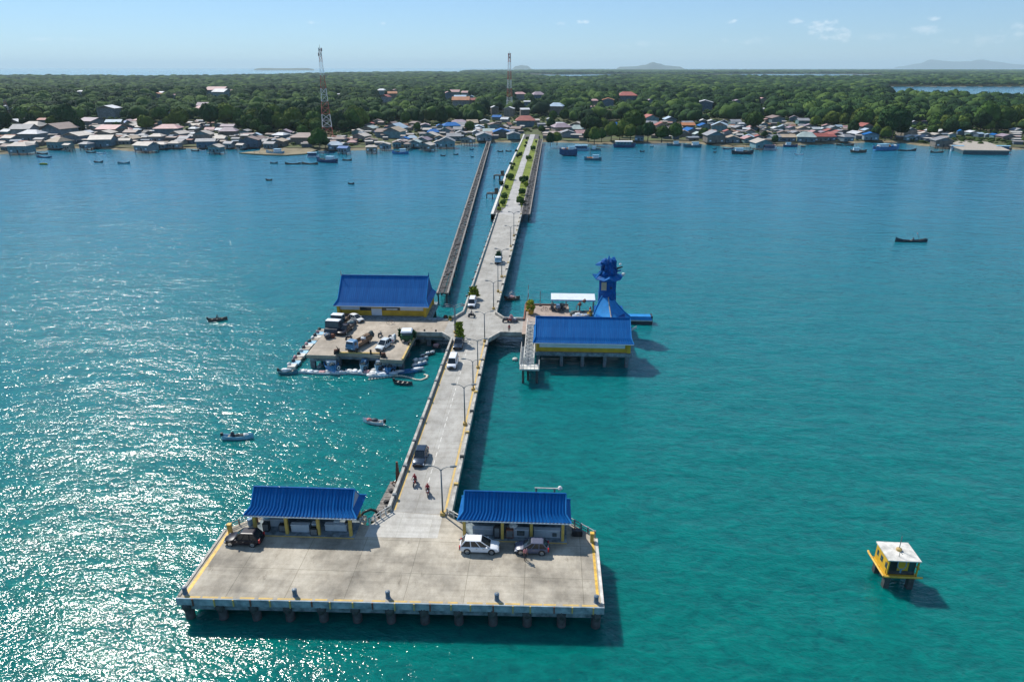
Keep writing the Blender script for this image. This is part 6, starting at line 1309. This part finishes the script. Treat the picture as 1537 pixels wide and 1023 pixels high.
gust = N.new('ShaderNodeMapRange'); gust.inputs['From Min'].default_value = .32; gust.inputs['From Max'].default_value = .68; gust.inputs['To Min'].default_value = .68; gust.inputs['To Max'].default_value = .95; Lk.new(wn(.045, (.45, 1, 1), R(-20), 4, .6, .5), gust.inputs['Value'])
gm = N.new('ShaderNodeMath'); gm.operation = 'MULTIPLY'; Lk.new(small, gm.inputs[0]); Lk.new(gust.outputs['Result'], gm.inputs[1]); h = madd(w1, .75, gm.outputs[0])
crest = madd(w4_, .35, madd(w3_, 1.0, madd(w2_, .6, madd(w1, .06))))  # lighter crests, darker troughs: wave reflections painted into the base colour
bp = N.new('ShaderNodeBump'); bp.inputs['Strength'].default_value = 1; bp.inputs['Distance'].default_value = 1.0; Lk.new(h, bp.inputs['Height']); Lk.new(bp.outputs['Normal'], pb.inputs['Normal'])
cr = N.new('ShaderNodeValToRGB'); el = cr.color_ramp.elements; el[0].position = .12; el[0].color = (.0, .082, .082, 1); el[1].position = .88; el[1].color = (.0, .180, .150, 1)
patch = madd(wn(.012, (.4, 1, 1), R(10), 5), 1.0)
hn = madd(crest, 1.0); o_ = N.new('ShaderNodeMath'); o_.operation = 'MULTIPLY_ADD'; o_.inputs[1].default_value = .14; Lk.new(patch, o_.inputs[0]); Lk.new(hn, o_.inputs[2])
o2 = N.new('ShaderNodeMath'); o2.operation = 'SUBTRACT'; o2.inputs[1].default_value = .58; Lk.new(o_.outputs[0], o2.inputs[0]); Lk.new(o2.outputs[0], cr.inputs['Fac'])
# base colour turns bluer with distance, painting in the growing sky reflection
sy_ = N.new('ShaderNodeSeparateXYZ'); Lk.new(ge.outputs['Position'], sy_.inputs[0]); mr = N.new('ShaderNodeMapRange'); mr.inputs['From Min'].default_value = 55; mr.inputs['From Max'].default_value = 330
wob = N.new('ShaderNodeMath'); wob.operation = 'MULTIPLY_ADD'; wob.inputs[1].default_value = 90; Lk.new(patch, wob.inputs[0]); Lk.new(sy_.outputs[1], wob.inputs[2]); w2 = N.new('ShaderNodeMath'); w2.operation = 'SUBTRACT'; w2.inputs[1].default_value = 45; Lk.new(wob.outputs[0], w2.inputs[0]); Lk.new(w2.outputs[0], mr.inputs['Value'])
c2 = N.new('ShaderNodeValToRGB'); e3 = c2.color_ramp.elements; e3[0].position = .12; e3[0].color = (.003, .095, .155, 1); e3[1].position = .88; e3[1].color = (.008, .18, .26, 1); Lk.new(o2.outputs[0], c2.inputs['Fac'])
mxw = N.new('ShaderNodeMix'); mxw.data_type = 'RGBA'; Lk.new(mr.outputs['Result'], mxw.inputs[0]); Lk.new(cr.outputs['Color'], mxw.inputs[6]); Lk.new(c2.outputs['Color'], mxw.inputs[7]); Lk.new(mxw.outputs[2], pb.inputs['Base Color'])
B_ = 62000
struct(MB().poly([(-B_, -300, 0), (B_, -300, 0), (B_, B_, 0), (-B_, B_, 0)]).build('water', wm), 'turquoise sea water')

# ================================================================ haze
hm = bpy.data.materials.new('haze_air'); hm.use_nodes = True; N = hm.node_tree.nodes
for n in list(N):
    if n.type == 'BSDF_PRINCIPLED': N.remove(n)
pv = N.new('ShaderNodeVolumePrincipled'); pv.inputs['Color'].default_value = (.68, .90, 1.0, 1); pv.inputs['Density'].default_value = HAZE; pv.inputs['Anisotropy'].default_value = .1
hm.node_tree.links.new(pv.outputs['Volume'], N['Material Output'].inputs['Volume'])
hz = MB().box(-B_ - 50, B_ + 50, -350, B_ + 50, -2, 430).build('haze', hm); struct(hz, 'thin bluish sea air', 'stuff')

# ================================================================ sky, sun, camera
SUN_AZ, SUN_EL = R(43.9), R(47)      # azimuth measured from the pier direction towards the west side
w = bpy.data.worlds.new('World'); S.world = w; w.use_nodes = True; N = w.node_tree.nodes; Lk = w.node_tree.links
sk = N.new('ShaderNodeTexSky'); sk.sky_type = 'NISHITA'; sk.sun_disc = False; sk.sun_elevation = SUN_EL; sk.sun_rotation = -SUN_AZ; sk.altitude = 50; sk.air_density = 1.0; sk.dust_density = .0; sk.ozone_density = 3.0
tc = N.new('ShaderNodeTexCoord'); sx = N.new('ShaderNodeSeparateXYZ'); Lk.new(tc.outputs['Generated'], sx.inputs[0])
def M(op, a, b=None, c=None):
    m = N.new('ShaderNodeMath'); m.operation = op
    for i, v in enumerate((a, b, c)):
        if v is None: continue
        if isinstance(v, (int, float)): m.inputs[i].default_value = v
        else: Lk.new(v, m.inputs[i])
    return m.outputs[0]
az = M('ARCTAN2', sx.outputs[0], sx.outputs[1]); elv = M('ARCSINE', sx.outputs[2])
cv = N.new('ShaderNodeCombineXYZ'); Lk.new(az, cv.inputs[0]); Lk.new(M('MULTIPLY', elv, 1.6), cv.inputs[1])
def skn(sc, det, rough):
    n = N.new('ShaderNodeTexNoise'); n.inputs['Scale'].default_value = sc; n.inputs['Detail'].default_value = det; n.inputs['Roughness'].default_value = rough; Lk.new(cv.outputs[0], n.inputs['Vector']); return n.outputs['Fac']
nz = skn(70, 6, .62)
CL = [(1215, 52, 24, 11, 1.0), (1240, 62, 26, 9, .8), (1228, 46, 12, 8, 1.0), (1178, 42, 12, 4, .8), (1084, 42, 11, 3.2, .8), (843, 41, 11, 3.0, .75), (873, 40, 13, 3.6, .9), (577, 43, 10, 2.6, .6), (468, 42, 14, 2.2, .5), (1370, 43, 12, 3.6, .8), (1366, 56, 22, 8, .5), (1492, 58, 22, 8, .55), (1300, 62, 30, 6, .35), (1110, 66, 40, 6, .3), (1440, 70, 50, 7, .3), (960, 70, 60, 5, .22), (40, 68, 30, 3, .25), (100, 68, 40, 3, .2)]
tot = None
for px, py, wx, wy, k in CL:
    a0 = math.atan2(px - 824, 1116); e0 = math.atan((101 - py) / 1116)
    dx = M('DIVIDE', M('SUBTRACT', az, a0), wx / 1116 * 1.2); dy = M('DIVIDE', M('SUBTRACT', elv, e0), wy / 1116 * 1.2)
    q = M('SUBTRACT', 1.0, M('ADD', M('MULTIPLY', dx, dx), M('MULTIPLY', dy, dy)))
    q = M('MULTIPLY', M('MAXIMUM', M('ADD', q, M('MULTIPLY', M('SUBTRACT', nz, .62), 4.5)), 0), k * .55)
    g_ = M('MINIMUM', q, k); tot = g_ if tot is None else M('MAXIMUM', tot, g_)
mxc = N.new('ShaderNodeMix'); mxc.data_type = 'RGBA'; Lk.new(M('MULTIPLY', tot, .9), mxc.inputs[0]); Lk.new(sk.outputs[0], mxc.inputs[6]); mxc.inputs[7].default_value = (9.0, 9.2, 9.6, 1)
tn = N.new('ShaderNodeMix'); tn.data_type = 'RGBA'; tn.blend_type = 'MULTIPLY'; tn.inputs[0].default_value = 1; Lk.new(sk.outputs[0], tn.inputs[6]); tn.inputs[7].default_value = (.57, .76, 1.0, 1); Lk.new(tn.outputs[2], mxc.inputs[6])
fl_ = N.new('ShaderNodeMix'); fl_.data_type = 'RGBA'; fl_.inputs[0].default_value = .38; Lk.new(tn.outputs[2], fl_.inputs[6]); fl_.inputs[7].default_value = (3.0, 4.6, 6.4, 1); Lk.new(fl_.outputs[2], mxc.inputs[6])
bg = N['Background']; Lk.new(mxc.outputs[2], bg.inputs['Color']); bg.inputs['Strength'].default_value = SKY
sl = bpy.data.lights.new('sun', 'SUN'); sl.energy = SUNE; sl.angle = R(.5); sl.color = (1, .95, .87); so = bpy.data.objects.new('sun', sl); C.objects.link(so)
sd = Vector((-math.sin(SUN_AZ) * math.cos(SUN_EL), math.cos(SUN_AZ) * math.cos(SUN_EL), math.sin(SUN_EL))); so.rotation_euler = sd.to_track_quat('Z', 'Y').to_euler(); so.location = (0, 0, 200)
cd = bpy.data.cameras.new('camera'); cd.sensor_width = 36; cd.lens = 36 * F / 1537; cd.clip_start = .5; cd.clip_end = 200000
co = bpy.data.objects.new('camera', cd); C.objects.link(co); co.location = (0, 0, CAMH); co.rotation_euler = (PI / 2 - PITCH, 0, YAW); S.camera = co
vs = S.view_settings; vs.view_transform = 'Standard'; vs.look = 'None'; vs.gamma = 1; vs.use_curve_mapping = False; vs.exposure = EXPO
cy = S.cycles; cy.max_bounces = 6; cy.diffuse_bounces = 2; cy.glossy_bounces = 3; cy.volume_bounces = 0; cy.transmission_bounces = 2; cy.caustics_reflective = False; cy.caustics_refractive = False; cy.sample_clamp_indirect = 3; cy.sample_clamp_direct = 30; cy.use_denoising = True; cy.denoising_prefilter = 'ACCURATE'

# ================================================================ labels that single out each village thing
ORD = 'first second third fourth fifth sixth seventh eighth ninth tenth eleventh twelfth thirteenth fourteenth fifteenth sixteenth seventeenth eighteenth nineteenth twentieth'.split()
def ordn(i): return ORD[i] if i < 20 else ('twenty-' + ORD[i - 20] if i < 29 else ('thirty-' + ORD[i - 30] if 29 < i < 39 else ('thirtieth' if i == 29 else 'fortieth')))
MARKS = [(488, 'the tall mast'), (797, 'the pier head'), (1330, 'the blue vessel'), (1470, 'the quay')]
def rowname(noun, py, px):
    if noun == 'boat': return 'off the shore'
    if noun == 'house': return 'at the waterline' if py >= 218 else ('in the second row' if py >= 211 else ('mid-village' if py >= 201 else ('at the village back' if py >= 185 else 'among forest trees')))
    if noun == 'shrub': return ''
    return 'among shore houses' if py > front(px) + 4 else ('at the forest edge' if py > front(px) - 5 else 'inside the forest')
groups = defaultdict(list)
for o, px, py, ds, noun in LBL:
    if noun == 'shrub': groups[(noun, ds, '', 1, 1)].append((-py, o)); continue
    i = min(range(4), key=lambda k: abs(px - MARKS[k][0])); s = 1 if px > MARKS[i][0] else -1
    groups[(noun, ds, rowname(noun, py, px), i, s)].append((abs(px - MARKS[i][0]), o))
for (noun, ds, rw, i, s), L_ in groups.items():
    L_.sort(key=lambda e: e[0])
    for k, (dd, o) in enumerate(L_):
        if noun == 'shrub': o['label'] = '%s shrub%s, %s from the open pier' % (ds.split(' on ')[0].split(' beside ')[0], ' on ' + ds.split(' on ')[1] if ' on ' in ds else ' beside ' + ds.split(' beside ')[1], ordn(k)); continue
        mk = MARKS[i][1]; nx = i + s
        to = (' towards ' + MARKS[nx][1]) if 0 <= nx < 4 else ' away from pier'
        o['label'] = '%s %s %s, %s from %s%s' % (ds, noun, rw, ordn(k), mk, to)
for t, u in TREEP:
    if not u:
        for c in list(t.children): bpy.data.objects.remove(c)
        bpy.data.objects.remove(t)
print('trees', NT[0], 'rest', len(rest), 'far', len(cand), 'undergrowth', len(sow2), 'objects', len(bpy.data.objects))
